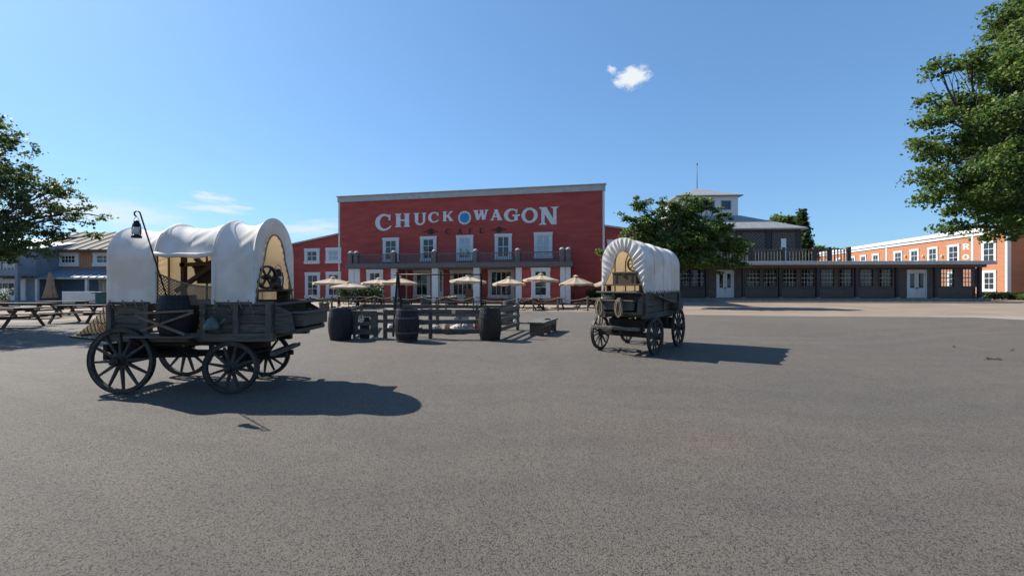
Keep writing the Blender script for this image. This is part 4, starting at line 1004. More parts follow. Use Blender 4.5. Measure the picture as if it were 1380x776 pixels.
# enamel kettle hung on the side
kt = thing('kettle', 'grey green enamel kettle hanging on the planks of the near wagon', 'kettle', (-4.50 , YW - .72, .98))
MB().lathe([(0,0),(.125,0),(.13,.02),(.12,.08),(.085,.14),(.06,.16),(.055,.175),(.02,.18),(.018,.2),(0,.205)], 24).build('body', 'enamel', kt)
MB().tube([(.10,0,.05),(.16,0,.12),(.19,0,.17)], [.025,.016,.012], 8).build('spout', 'enamel', kt)
MB().tube([(-.09,0,.13),(-.13,0,.22),(-.06,0,.30),(.06,0,.30),(.12,0,.22),(.09,0,.13)], .008, 6).build('handle', 'iron', kt)
MB().tube([(0,0,.30),(0,.06,.36),(0,.12,.37)], .006, 5).build('hanging_cord', 'rope_dark', kt)
tag(MB().lathe([(.012,-.006),(.028,-.006),(.028,.006),(.012,.006),(.012,-.006)], 16, (0,0,0), 'y', False).build('steel_ring', 'hoop_grey', None, None, 0, (-4.30, YW - .568, 1.235)), 'small pale steel ring on the upper plank of the near wagon', 'ring')
# things on the front seat: reel, lantern, hoop
reel = thing('cable_reel', 'dark iron spoked hand wheel standing on the front seat of the near wagon', 'wheel', (XW + 1.20, YW - .25, 1.584), R(70))
MB().lathe([(.16,-.03),(.19,-.03),(.19,.03),(.16,.03),(.16,-.03)], 28, (0,0,.19), 'y', False).build('rim', 'iron', reel)
for i in range(6): MB().beam((0,0,.19), (.17*math.cos(i*1.047), 0, .19 + .17*math.sin(i*1.047)), .025, .025, up=(0,1,0)).build('spoke', 'iron', reel)
MB().lathe([(0,-.06),(.04,-.06),(.04,.06),(0,.06)], 12, (0,0,.19), 'y').build('hub', 'iron', reel)
lantern((XW + 1.18, YW + .12, 1.584), 'blackened oil lantern standing on the front seat of the near wagon', .95)
tag(MB().lathe([(0,0),(.07,0),(.085,.05),(.08,.16),(.05,.2),(.05,.22),(0,.22)], 18).build('iron_pot', 'iron', None, None, 0, (XW + 1.22, YW - .03, 1.584)), 'small dark iron pot between wheel and lantern on the near wagon seat', 'pot')

# second wagon, three-quarter front view
yaw2 = math.atan2(-.79, -.61)
S2 = dict(label='far covered wagon in the middle right, seen from the front with a pleated canvas', loc=(3.38, 11.17, 0), yaw=yaw2, track=1.45, wb=1.78, rr=.52, rf=.445, hw=.515,
          z0=.92, z1=1.43, xa=-1.62, xb=1.10, hoops=[-1.60, -.92, -.24, .45, 1.13], tops=[2.72, 2.74, 2.76, 2.78, 2.80], zs=2.2, sag=.05, steer=R(-3), vis=1, gaps={}, seed=5.0, open=[.755, .45])
wg2 = wagon(S2)
F2 = Matrix.Translation((3.38, 11.17, 0)) @ Matrix.Rotation(yaw2, 4, 'Z')
MB().beam((.45, .60, 1.38), (-1.0, .66, 1.14), .05, .10, up=(0,1,0)).build('brake_lever', 'wood_x', wg2, bevel=.006)
MB().box(-1.15, -.77, .58, .78, 1.0, 1.2).build('side_tool_box', 'wood_x', wg2, bevel=.008)
ch2 = thing('wooden_chest', 'brown wooden chest with iron bands on the seat of the far wagon', 'chest', F2 @ Vector((.98, .05, 1.67)), yaw2)
MB().box(-.18, .18, -.3, .3, .0, .24).build('body', 'wood_brown', ch2, bevel=.008); MB().box(-.19, .19, -.31, .31, .242, .30).build('lid', 'wood_brown', ch2, bevel=.01)
for y in (-.2, .2): MB().box(-.185, .185, y - .02, y + .02, .001, .241).build('band', 'iron', ch2)
MB().box(.181, .195, -.03, .03, .18, .25).build('clasp', 'iron', ch2)
wsm = thing('spare_wheel', 'small spoked wheel propped on the chest inside the far wagon', 'wheel', F2 @ Vector((.98, .24, 1.972)), yaw2 + R(90))
MB().lathe([(.155,-.025),(.185,-.025),(.185,.025),(.155,.025),(.155,-.025)], 28, (0,0,.185), 'y', False).build('rim', 'wood_brown', wsm)
for i in range(8): MB().beam((0,0,.185), (.165*math.cos(i*.785), 0, .185 + .165*math.sin(i*.785)), .022, .022, up=(0,1,0)).build('spoke', 'wood_brown', wsm)
MB().lathe([(0,-.05),(.035,-.05),(.035,.05),(0,.05)], 12, (0,0,.185), 'y').build('hub', 'iron', wsm)
tag(MB().lathe([(0,0),(.15,0),(.17,.05),(.12,.10),(.05,.13),(0,.14)], 18, mod=lambda j: 1 + .05*math.sin(j*2.3)).build('sack', 'sack', None, None, 0, F2 @ Vector((1.10 + .24, -.28, 1.296))), 'small pale sack lying on the tool box lid of the far wagon', 'sack')
for i, (yy, lab) in enumerate(((-.40, 'coil of pale rope hanging at the left of the far wagon front'), (.10, 'coil of pale rope hanging beside the middle of the far wagon front'))):
    b = thing('rope_coil', lab, 'rope', F2 @ Vector((1.60, yy, 1.0)), yaw2, 'rope coils on the far wagon')
    for k in range(9):
        o_ = random.uniform(-.035, .035); w_ = random.uniform(.035, .07); hh = random.uniform(.15, .21)
        MB().tube([(.009*k - .05, w_*math.cos(a*math.pi/9)*(1.15 - .35*math.sin(a*math.pi/9)) + o_, .30 - hh + hh*math.sin(a*math.pi/9)) for a in range(19)], .012, 6, False).build('rope_loop', 'rope', b)
    MB().tube([(-.06, .0, .30), (.03, .005, .305)], .05, 8).build('rope_wrap', 'rope', b)
    if i == 0: MB().tube([(0,0,-.08),(.01,.02,-.2),(0,-.01,-.32)], [.03,.035,.02], 7).build('rope_tail', 'rope', b)

# ------------------------------------------------------------------ corral with barrels
def gp(px, py): p = ground_pt(px, py); return (p.x, p.y, 0)
bA, bB, bC = gp(459, 457.5), gp(548.5, 459.8), gp(660.5, 457.8)
barrel_at('barrel', 'black barrel at the left corner of the plank corral', bA, .94, .355, 'barrel_black', 'hoop_dark', 'barrels of the corral', 4)
barrel_at('barrel', 'black barrel with grey hoops in the middle of the corral front', bB, .97, .355, 'barrel_black', 'hoop_grey', 'barrels of the corral', 4)
barrel_at('barrel', 'brown black barrel at the right corner of the plank corral', bC, .97, .35, 'barrel_brown', 'hoop_dark', 'barrels of the corral', 6)
barrel_at('barrel', 'dark barrel standing behind the tripod at the rear of the corral', (-4.75, 18.3, 0), .96, .36, 'barrel_black', 'hoop_dark', 'barrels of the corral', 6)
barrel_at('barrel', 'weathered grey barrel behind the right side fence of the corral', (-.13, 18.6, 0), .94, .31, 'barrel_grey', 'hoop_grey', 'barrels of the corral', 4)
def fence_line(root, p, q, zs_, posts, hgt, wdt=.03, ph=.13):
    p, q = Vector(p), Vector(q); d = (q - p); L = d.length; d.normalize(); nrm = Vector((d.y, -d.x, 0))
    for z in zs_:
        j = random.uniform(-.015, .015)
        MB().beam(p + Vector((0,0,z + j)) + nrm*.06, q + Vector((0,0,z - j)) + nrm*.06, wdt, ph).build('rail', 'wood_x', root, bevel=.005)
    for f in posts:
        c = p + d * (L * f); MB(Matrix.Translation((c.x, c.y, 0)) @ Matrix.Rotation(math.atan2(d.y, d.x), 4, 'Z')).box(-.055, .055, -.044, .055, 0, hgt + random.uniform(-.02,.04)).build('post', 'wood_z', root, bevel=.008)
cor = thing('corral_fence', 'low weathered plank corral fence between the barrels', 'fence', (0,0,0))
fence_line(cor, (-3.95, 13.05, 0), (-2.75, 13.0, 0), (.27,.54,.83), (.03,), .9)
fence_line(cor, (-2.75, 13.0, 0), (-.55, 12.95, 0), (.24,.53,.84), (.11, .97), .92)
fence_line(cor, (-.55, 12.98, 0), (.22, 15.6, 0), (.24,.53,.84), (.99,), .95)
fence_line(cor, (-5.1, 13.2, 0), (-5.9, 16.6, 0), (.24,.53,.84), (.35,.99), .92)
fence_line(cor, (-5.9, 16.6, 0), (.22, 15.6, 0), (.24,.53,.84), (.25,.5,.75), .92)
cor['label'] = 'low weathered plank corral fence joining the barrels on the plaza'
for z in (.33, .58, .83):
    MB(Matrix.Translation((.115, 15.48, z)) @ Matrix.Rotation(R(20), 4, 'Z')).lathe([(0,-.02),(.07,-.02),(.07,.02),(0,.02)], 16, (0,0,0), 'y', False).build('white_disc', 'board_white', cor)  # three white discs beside the rear right post
# gate panel with oval plaque
gt = thing('plank_gate', 'grey plank panel with oval plaque between two corral barrels', 'gate', (-4.95, 13.0, 0))
for x0_, x1_, z0_, z1_ in ((0,.80,.67,.86),(0,.80,.13,.30),(.0,.22,.302,.668),(.60,.80,.302,.668),(.222,.598,.41,.52)):
    MB().box(x0_, x1_, -.02, .02, z0_, z1_).build('plank', 'wood_x', gt, bevel=.005)
MB().box(.26, .56, .03, .05, .0, .66).build('gate_back', 'wood_dark', gt); MB().box(.05,.12,.022,.09,0,.8).build('gate_post', 'wood_z', gt); MB().box(.68,.75,.022,.09,0,.8).build('gate_post', 'wood_z', gt)
MB(Matrix.Translation((.33, -.035, .62))).prism([(.085*math.cos(a*.314), .125*math.sin(a*.314)) for a in range(20)], -.012, .012).build('oval_plaque', 'plaque', gt)
tg = MB(Matrix.Translation((.33, -.05, .66))); tg.box(-.016, .016, -.003, .003, -.03, .09).build('plaque_peg', 'iron', gt)
sp_ = thing('iron_stand', 'thin black iron rod on a pale round foot beside the gate panel', 'stand', (*gp(508.5, 456)[:2], 0))
MB().tube([(0,0,.02),(0,0,.80)], .022, 8).build('rod', 'iron', sp_); MB().lathe([(0,0),(.19,0),(.18,.03),(.03,.045),(0,.045)], 24).build('foot', 'kerb', sp_)
pq = thing('paper_notice', 'small pale square notice nailed to the top rail of the corral', 'notice', (-1.78, 12.84, .84)); MB().box(-.055,.055,.02,.026,-.06,.06).build('sheet', 'plaque', pq); MB().lathe([(0,0),(.01,0),(.01,.01),(0,.01)], 8, (0,.018,.04), 'y').build('nail', 'iron', pq)
# cooking frame
fr3 = thing('cooking_frame', 'dark iron cooking frame spanning the corral, crossed legs at its left', 'frame', (0,0,0))
fy = 13.7
xa_, xb_ = at(536, HZ, fy).x, at(648.5, HZ, fy).x; zt_ = at(536, 370, fy).z
MB().tube([(xa_ - .12, fy, zt_), (xb_ + .05, fy, zt_)], .022, 8).build('cross_bar', 'iron', fr3)
MB().beam((xa_ - .12, fy - .1, 0), (xa_ - .0, fy, zt_ + .06), .06, .05).build('leg', 'wood_dark', fr3); MB().beam((xa_ + .16, fy + .25, 0), (xa_ + .0, fy + .02, zt_ + .06), .06, .05).build('leg', 'wood_dark', fr3)
MB().beam((xb_, fy, 0), (xb_, fy, zt_ + .05), .06, .055).build('leg', 'wood_dark', fr3)
MB().lathe([(0,-.04),(.05,-.04),(.05,.04),(0,.04)], 12, (xa_, fy, zt_ + .05), 'y').build('joint', 'iron', fr3)
# hearth stones
def rock(label, loc, s, mat, seed):
    b = MB(); vs_ = []; n, m_ = 12, 8; fs = []
    for i in range(m_ + 1):
        ph = math.pi * i / m_
        for j in range(n):
            t_ = 2*math.pi*j/n; p = Vector((math.sin(ph)*math.cos(t_), math.sin(ph)*math.sin(t_), math.cos(ph)))
            k = 1 + .38*noise.noise(p*1.3 + Vector((seed,0,0))) + .16*noise.noise(p*3 + Vector((seed,5,0)))
            q = p * k; vs_.append((q.x*s[0], q.y*s[1], max(-.0, q.z*s[2] + s[2]*.75)))
    for i in range(m_):
        for j in range(n): fs.append((i*n+j, (i+1)*n+j, (i+1)*n+(j+1)%n, i*n+(j+1)%n))
    b.add(vs_, fs, False); return tag(b.build('hearth_stone', mat, None, None, 0, loc, (0,0,seed)), label, 'stone', 'hearth stones in the corral')
for i, (px, py, sx, sz, mt, lab) in enumerate([(588,449,.22,.16,'stone','pale hearth stone just right of the middle barrel'),(566,449,.17,.15,'stone','pale hearth stone behind the left edge of the middle barrel'),(602,450,.15,.15,'stone_rusty','rusty brown hearth stone between two pale ones'),
        (601,446.5,.16,.22,'stone','pointed pale hearth stone standing in the corral middle'),(616,449,.32,.17,'stone','broad flat pale hearth stone, largest in the corral'),(630,448,.26,.22,'stone','greyish rounded hearth stone near the right barrel'),(645,447,.22,.26,'stone_rusty','dark brown hearth stone next to the right barrel'),
        (527,447,.16,.16,'stone','pale hearth stone left of the middle barrel'),(617,438,.2,.3,'stone','tall pale hearth stone at the back of the fire ring'),(626,438,.18,.3,'stone','second tall pale hearth stone at the back of the ring')]):
    p = ground_pt(px, py); rock(lab, (p.x, p.y, 0), (sx, sx*.8, sz), mt, i*1.7 + .3)
# low plank bench
bn = thing('plank_bench', 'low weathered plank bench with solid legs right of the corral', 'bench', (1.02, 13.55, 0), math.atan2(1.7, .61))
for i in range(3): MB().box(0, 1.95, .0 + i*.19, .183 + i*.19, .40 + random.uniform(-.004,.004), .45).build('plank', 'wood_grey', bn, bevel=.006)
for x in (.12, .95, 1.75): MB().box(x, x + .1, .04, .52, 0, .398).build('leg', 'wood_y', bn, bevel=.008)
MB().box(.2, 1.8, .02, .055, .27, .396).build('apron', 'wood_x', bn)
tag(MB().box(-.11, .11, -.04, .04, 0, .05).build('wood_offcut', 'wood_grey', None, None, .006, (1.22, 14.6, .454), (0,0,.4)), 'small grey wood offcut lying on the low plank bench', 'offcut')

# ------------------------------------------------------------------ patio: parasols, picnic tables, ropes, planters
def parasol(label, x, y, R_, zt, zed):
    g = thing('parasol', label, 'parasol', (x, y, 0.004), random.uniform(-.4,.4), 'open beige parasols on the cafe terrace'); n = 8
    b = MB(); vs_ = [(0,0,zt)]; rows = 5
    for k in range(1, rows + 1):
        f = k/rows
        for j in range(n*2):
            a = math.pi*j/n; rr = R_ * f * (1 if j % 2 == 0 else .955); dz = (zt - zed) * (f ** .93) + (.05*f*(1-f)*4 if j % 2 else 0) + (.0 if j % 2 == 0 else .02*f)
            vs_.append((rr*math.cos(a), rr*math.sin(a), zt - dz))
    m_ = n*2; fs = [(0, 1+j, 1+(j+1)%m_) for j in range(m_)]
    for k in range(rows - 1):
        for j in range(m_): fs.append((1+k*m_+j, 1+(k+1)*m_+j, 1+(k+1)*m_+(j+1)%m_, 1+k*m_+(j+1)%m_))
    b.add(vs_, fs, False); base = (rows-1)*m_ + 1
    val = []
    for j in range(m_): p = vs_[base+j]; val.append((p[0]*1.004, p[1]*1.004, p[2] - (.16 if j % 2 else .11)))
    k0 = len(b.v); b.v += [Vector(p) for p in val]
    for j in range(m_): b.f.append([base+j, k0+j, k0+(j+1)%m_, base+(j+1)%m_]); b.sm.append(False)
    b.build('canopy', 'parasol', g)
    MB().lathe([(R_*.17, zt - .02), (R_*.10, zt + .05), (0, zt + .09)], 8, smooth=False).build('vent_cap', 'parasol', g)
    MB().tube([(0,0,0),(0,0,zt + .12)], .024, 8).build('pole', 'wood_brown', g)
    for j in range(n): a = 2*math.pi*j/n; MB().tube([(.02*math.cos(a), .02*math.sin(a), zt - .04), (R_*.96*math.cos(a), R_*.96*math.sin(a), zed - .0 + (zt-zed)*.0 - .015)], .012, 4).build('rib', 'wood_brown', g)
    MB().lathe([(0,0),(.26,0),(.25,.07),(.04,.1),(0,.1)], 16).build('foot', 'iron', g); return g
PAR = [(448,374,383,52,31.0,'leftmost open parasol, before the left wing of the red cafe'),(470,380.5,388,50,30.2,'low parasol half hidden behind the leftmost one'),(510,375.5,383,47,33.2,'parasol in front of the left ground floor window, overlapped at its right'),
       (537,373,383,50,31.5,'parasol right behind the crossed legs of the cooking frame'),(630,371.5,380.5,50,32.0,'parasol before the porch, crossed by the cooking frame bar'),(686,374,384,45,31.5,'parasol before the wide porch window, right of the frame leg'),
       (728,369.5,379,49,31.0,'parasol before the right ground floor window of the cafe'),(777,372,384,46,31.5,'parasol before the plain red wall right of the white pilaster'),(822,374,384.5,44,31.0,'parasol mostly hidden behind the far covered wagon')]
def picnic(label, x, y, rz, L=1.9, mats=('wood_brown','wood_dark'), group='picnic tables on the cafe terrace'):
    g = thing('picnic_table', label, 'picnic table', (x, y, .004), rz, group)
    for i in range(4): MB().box(-L/2, L/2, -.36 + i*.18, -.19 + i*.18, .72, .76).build('top_plank', mats[0], g)
    for sy in (-1, 1):
        ya, yb = sorted((sy*.62, sy*.88)); MB().box(-L/2, L/2, ya, yb, .43, .47).build('seat', mats[0], g)
        for sx in (-1, 1): MB().beam((sx*L*.36, sy*.74, 0), (sx*L*.36, sy*.24, .72), .06, .09, up=(1,0,0)).build('leg', mats[1], g)
    for sx in (-1, 1):
        MB().box(sx*L*.36 - .045, sx*L*.36 - .005 if False else sx*L*.36 + .045, -.86, .86, .35, .428).build('seat_bearer', mats[1], g)
        MB().box(sx*L*.36 - .035, sx*L*.36 + .035, -.34, .34, .64, .718).build('top_bearer', mats[1], g)
    return g
for px, ty, ey, wd, Y, lab in PAR:
    t_ = at(px, ty, Y); e_ = at(px, ey, Y); R_ = wd/2/F*Y; g = parasol(lab, t_.x, t_.y, R_, t_.z, e_.z + .10); g.rotation_euler = (random.uniform(-.03,.03), random.uniform(-.03,.03), g.rotation_euler.z)
PT = [(470,413.5,.3,'picnic table under the leftmost parasols'),(498,414,-.2,'picnic table left of the crossed frame legs on the terrace'),(528,413.8,.1,'picnic table behind the rear corral barrel'),(566,414.5,.35,'picnic table before the porch left column'),(602,414.6,.0,'picnic table before the porch middle'),
      (640,414.8,-.1,'picnic table under the parasol crossed by the frame bar'),(664,415,.0,'picnic table before the wide porch window'),(713,417.2,1.2,'picnic table end-on before the right ground floor window'),(742,416.5,.2,'picnic table under the right window parasol'),(798,417.5,.9,'picnic table at the left edge of the far wagon')]
for px, py, rz, lab in PT: p = ground_pt(px, py); picnic(lab, p.x, p.y, rz)
# rope barrier
posts = [(418,415.2),(447,416.0),(505,416.8),(531,417),(568,417.2),(601,417.6),(638,418),(699,418.6),(719,418.8),(752,418.8),(792,419),(806,419)]
rb_ = thing('rope_barrier', 'sagging pale rope barrier on wooden posts before the cafe terrace', 'rope barrier', (0,0,0))
tops = []
for px, py in posts:
    p = ground_pt(px, py); h_ = .88 + random.uniform(-.04,.06); tops.append(Vector((p.x, p.y, h_ - .04)))
    MB().box(p.x - .05, p.x + .05, p.y - .05, p.y + .05, 0.004, h_).build('post', 'wood_greyz', rb_, bevel=.01)
for i in range(len(tops) - 1):
    a, c = tops[i], tops[i+1]; sg_ = .10 + .05*(c - a).length
    MB().tube([a.lerp(c, k/12) - Vector((0, .06, sg_*4*(k/12)*(1-k/12))) for k in range(13)], .028, 6).build('rope', 'rope', rb_)

# ------------------------------------------------------------------ foliage
def leaf_mesh(name, pts, mat, size, parent, up=.5, kind=None):
    """pts: list of (pos, outward normal)"""
    vs_, fs = [], []
    for p, nrm in pts:
        n_ = (Vector((random.gauss(0,1), random.gauss(0,1), random.gauss(0,1))).normalized() + nrm*.5 + Vector((0,0,up))).normalized()
        a = n_.orthogonal().normalized(); a.rotate(Matrix.Rotation(random.uniform(0, 6.28), 3, n_)); b_ = n_.cross(a)
        s_ = size * random.uniform(.65, 1.3); k = len(vs_); dr = n_ * (s_*.22)
        vs_ += [p - a*s_*.55, p + b_*s_*.42 - dr*.4, p + a*s_*.6 - dr, p - b_*s_*.42 - dr*.4]
        fs.append((k, k+1, k+2)); fs.append((k, k+2, k+3))
    me = bpy.data.meshes.new(name); me.from_pydata([tuple(v_) for v_ in vs_], [], fs); me.update(); me.materials.append(M[mat])
    return mk(name, me, None, parent, kind)
def limb(b, p, q, r0, r1, bend=.1, n=6):
    pts = []; d = q - p
    o_ = Vector((random.gauss(0,1), random.gauss(0,1), random.gauss(0,.6))) * d.length * bend
    for i in range(n + 1):
        f = i/n; pts.append(p + d*f + o_*math.sin(math.pi*f) + Vector((0,0,.06*d.length*math.sin(math.pi*f))))
    b.tube(pts, [r0 + (r1-r0)*i/n for i in range(n+1)], 7, False); return pts
def tree(name, label, base, th, tr_, blobs, mat, nleaf, size, cl=.42, per=34, fork=.45, loose=.0, shrink=1.0):
    """blobs: (centre, radius vector) ellipsoids that make up the crown"""
    base = Vector(base); g = thing(name, label, 'tree', base)
    tb = MB(); top = Vector((random.uniform(-.15,.15), random.uniform(-.15,.15), th))
    tb.tube([(0,0,-.05), (0,0,.12), top*.3, top*.65, top], [tr_*1.5, tr_*1.1, tr_*.95, tr_*.85, tr_*.7], 10)
    tb.build('trunk', 'bark', g)
    br = MB(); pts = []
    vol = [c[1].x*c[1].y*c[1].z for c in blobs]; tot = sum(v_ ** .75 for v_ in vol)
    for (c, rv), v_ in zip(blobs, vol):
        c = Vector(c) - base; rv = rv * shrink
        ax = limb(br, top * random.uniform(fork, 1), c, tr_*.30, tr_*.06, .08)
        ncl = max(2, int(nleaf * (v_ ** .75) / tot / per))
        for k in range(ncl):
            d = Vector((random.gauss(0,1), random.gauss(0,1), random.gauss(0,1))).normalized()
            rad = random.uniform(.3, 1.0) ** .6 * (1 + loose*random.random()*.35)
            cc = c + Vector((d.x*rv.x, d.y*rv.y, d.z*rv.z)) * rad
            if random.random() < .45:
                s0 = ax[random.randint(3, len(ax)-1)]; limb(br, s0, cc, tr_*.06, tr_*.02, .08, 4)
            s_ = cl * random.uniform(.6, 1.35)
            for _ in range(int(per * random.uniform(.6, 1.4))):
                e = Vector((random.gauss(0,.5), random.gauss(0,.5), random.gauss(0,.26))) * s_
                pts.append((cc + e, d))
    br.build('branches', 'bark', g)
    leaf_mesh('crown', pts, mat, size, g); return g
def pb(px, py, Y, wx, wy, dz=None):
    """blob seen at a photo pixel, at the depth of its tree"""
    p = at(px, py, Y); return (p, Vector((wx/F*Y, dz if dz else (wx+wy)/2/F*Y, wy/F*Y)))
# right-hand tree: trunk outside the frame
YR = 14.0
RB = [pb(1345,20,YR,22,22),(pb(1400,40,YR+.5,55,50)),pb(1310,78,YR-.3,24,14),pb(1268,92,YR-.5,24,11),pb(1350,95,YR,35,30),pb(1252,133,YR,16,9),pb(1295,140,YR+.3,32,16),
      pb(1265,160,YR-.2,26,15),pb(1340,150,YR+.4,45,32),pb(1240,196,YR-.4,17,11),pb(1285,196,YR,45,24),pb(1350,205,YR+.6,50,36),pb(1245,235,YR-.6,22,13),pb(1290,245,YR,42,22),pb(1345,255,YR,45,26),
      pb(1252,268,YR-.4,20,10),pb(1300,278,YR-.3,30,18),pb(1290,303,YR-.5,18,11),pb(1355,292,YR,35,22),pb(1345,316,YR-.4,22,10),pb(1264,311,YR-.6,9,5),pb(1420,180,YR+1,70,90,2.4),pb(1430,270,YR,60,45,2.0),pb(1490,150,YR+1,80,110,3.0),pb(1480,20,YR+1.5,90,90,3.0),pb(1560,160,YR+.5,90,110,2.6),
      pb(1480,290,YR,60,40,2.0),pb(1390,120,YR,40,40),pb(1375,90,YR-1.6,38,26,.9),pb(1365,150,YR-1.7,42,22,.9),pb(1380,205,YR-1.7,38,24,.9),pb(1362,258,YR-1.5,40,20,.9),pb(1385,295,YR-1.5,30,20,.9),pb(1388,50,YR-1.4,30,26,.9),pb(1335,225,YR-1.5,30,14,.7)]
tree('broadleaf_tree', 'big dense broadleaf tree whose crown fills the upper right corner', (18.9, 14.6, 0), 4.2, .26, RB, 'leaf_right', 185000, .095, .28, 42, .85, .25, .93)
# left tree
YL = 15.2
LB = [pb(-60,235,YL,75,55,2.4),pb(5,180,YL,22,16),pb(20,200,YL-.3,26,12),pb(-5,165,YL,16,6),pb(10,235,YL,50,24),pb(55,255,YL-.4,34,16),pb(25,275,YL+.2,55,24),pb(85,262,YL-.2,26,11),pb(108,282,YL-.3,16,9),pb(115,300,YL-.6,18,5),pb(143,293,YL-.5,13,4),
      pb(75,290,YL,34,14),pb(30,310,YL,50,22),pb(80,312,YL+.4,26,8),pb(40,335,YL-.4,36,14),pb(70,345,YL-.2,14,6),pb(5,335,YL,30,22),pb(-60,320,YL,70,45,2.4),pb(-130,260,YL+.5,80,80,3.0),pb(-70,170,YL+1,60,45,2.2),pb(-200,240,YL+.5,70,80,2.6),pb(128,318,YL-.4,9,4),pb(100,246,YL-.5,12,5)]
tree('broadleaf_tree', 'loose airy broadleaf tree reaching in from the left edge', (-21.5, 15.6, 0), 2.9, .22, LB, 'leaf_left', 50000, .092, .22, 32, .8, .7, .82)
# middle tree behind the far wagon
YM = 32.0
MBL = [pb(920,330,YM,55,34,2.6),pb(875,300,YM-.5,28,18),pb(860,278,YM-.5,14,10),pb(905,290,YM,30,18),pb(940,278,YM,26,14),pb(950,272,YM,14,6),pb(925,270,YM,10,6),pb(910,276,YM-.5,18,7),pb(938,268,YM-1,5,4),pb(848,296,YM-.4,12,6),pb(845,315,YM-.6,12,7),pb(960,310,YM-.5,34,18),pb(985,330,YM,26,16),pb(985,352,YM-.6,22,12),
       pb(940,350,YM-.6,45,16),pb(890,335,YM-1,30,22),pb(870,325,YM,26,22),pb(1000,340,YM+.3,12,8),pb(815,340,YM-1,18,5),pb(822,352,YM-1,12,5),pb(900,355,YM-.8,25,12),pb(975,293,YM,14,8),pb(925,305,YM+1,40,26),pb(838,288,YM-.5,7,3),pb(856,266,YM-.4,7,4),pb(872,272,YM,9,5),pb(1006,330,YM,8,5),pb(1003,356,YM-.5,9,5),pb(892,272,YM,9,6),pb(965,282,YM,9,5),pb(840,325,YM-.6,9,5),pb(848,308,YM-.5,10,4),pb(968,366,YM-.8,9,4),pb(926,262,YM-.6,4,4)]
tree('broadleaf_tree', 'dark green spreading tree standing behind the far covered wagon', (12.0, 32.2, 0), 2.9, .2, MBL, 'leaf_mid', 48000, .145, .25, 30, .7, .6, .72)
# farther trees over the roofs
p = at(1060, 300, 78); tree('broadleaf_tree', 'round green treetop showing over the hip roof', (p.x, p.y, 0), 7, .3, [pb(1058,305,78,16,12), pb(1050,297,78,10,6), pb(1068,300,78,8,8), pb(1060,320,78,20,14)], 'leaf_mid', 6000, .5, .8, 30)
p = at(1083, 300, 66); tree('cypress', 'narrow dark cypress beside the hip roof', (p.x, p.y, 0), 3, .2, [pb(1082,289,66,3.4,8), pb(1082.5,300,66,4.2,9), pb(1084,314,66,6,10), pb(1085,328,66,8,10), pb(1086,345,66,9,14)], 'leaf_hedge', 9000, .34, .4, 30)
p = at(1100, 330, 95); tree('broadleaf_tree', 'low distant treetops between balustrade and orange building', (p.x, p.y, 0), 4, .3, [pb(1098,338,95,14,7), pb(1125,340,95,20,5)], 'leaf_mid', 2500, .6, .8, 30)
def shrub(name, label, loc, sx, sy, h, n, mat='leaf_hedge', size=.09):
    g = thing(name, label, 'shrub', loc); st = MB(); pts = []
    for i in range(9):
        q = Vector((random.uniform(-sx,sx)*.7, random.uniform(-sy,sy)*.7, h*random.uniform(.5,.85))); st.tube([(q.x*.3,q.y*.3,0), (q.x*.7,q.y*.7,q.z*.6), q], [.02,.014,.008], 5)
    st.build('stems', 'bark', g)
    for i in range(n):
        x, y = random.uniform(-1,1), random.uniform(-1,1); top = h * (.78 + .22*noise.noise(Vector((x*3 + loc[0], y*3, 1))))
        z = top * random.random() ** .55; pts.append((Vector((x*sx, y*sy, max(.04, z))), Vector((x, y, .3)).normalized()))
    leaf_mesh('foliage', pts, mat, size, g); return g
p = at(1350, 400, 47.2); shrub('hedge', 'clipped dark hedge before the corner of the orange building', (p.x - .3, p.y, -.004), 2.1, .7, 1.0, 2600, size=.16)
p = at(1384, 400, 46.0); shrub('bush', 'lighter green bush at the right edge beside the hedge', (p.x + .2, p.y, -.004), 1.2, .8, .8, 1200, 'leaf_right', .16)
p = ground_pt(430, 412); shrub('bush', 'dark bush before the left wing of the cafe', (p.x + 2.2, 36.6, .004), 1.9, .6, 1.9, 2600, size=.15)
p = ground_pt(820, 410); shrub('bush', 'dark low bush against the red wall behind the far wagon', (p.x, 36.2, .004), 1.9, .6, 1.5, 2000, size=.15)
# planter left of the terrace
p = ground_pt(437, 418.8); pl_ = thing('planter', 'square terracotta brown planter with sparse greenery left of the corral', 'planter', (p.x, p.y, 0))
MB().box(-.23, .23, -.23, .23, 0, .42).build('box', 'terracotta', pl_, bevel=.01); MB().box(-.26, .26, -.26, .26, .421, .50).build('rim', 'terracotta', pl_, bevel=.01)
MB().box(-.2, .2, -.2, .2, .501, .505).build('soil', 'soil', pl_)
leaf_mesh('plant', [(Vector((random.gauss(0,.16), random.gauss(0,.16), .52 + abs(random.gauss(0,.14)))), Vector((0,0,1))) for _ in range(160)], 'leaf_right', .1, pl_)
for px, lab in ((575,'small white flowers in a trough by the porch column'),(609.5,'small white flowers in a trough before the porch doors')):
    p = ground_pt(px, 414.5); tr2 = thing('flower_trough', lab, 'flower trough', (p.x, p.y, .004), 0, 'flower troughs on the terrace')
    MB().box(-.35, .35, -.14, .14, 0, .62).build('box', 'wood_grey', tr2, bevel=.01)
    leaf_mesh('leaves', [(Vector((random.uniform(-.32,.32), random.uniform(-.12,.12), .63 + .15*random.random())), Vector((0,0,1))) for _ in range(120)], 'leaf_right', .09, tr2)
    leaf_mesh('flowers', [(Vector((random.uniform(-.3,.3), random.uniform(-.12,.12), .74 + .12*random.random())), Vector((0,0,1))) for _ in range(70)], 'flower', .10, tr2, 1.5, 'stuff')

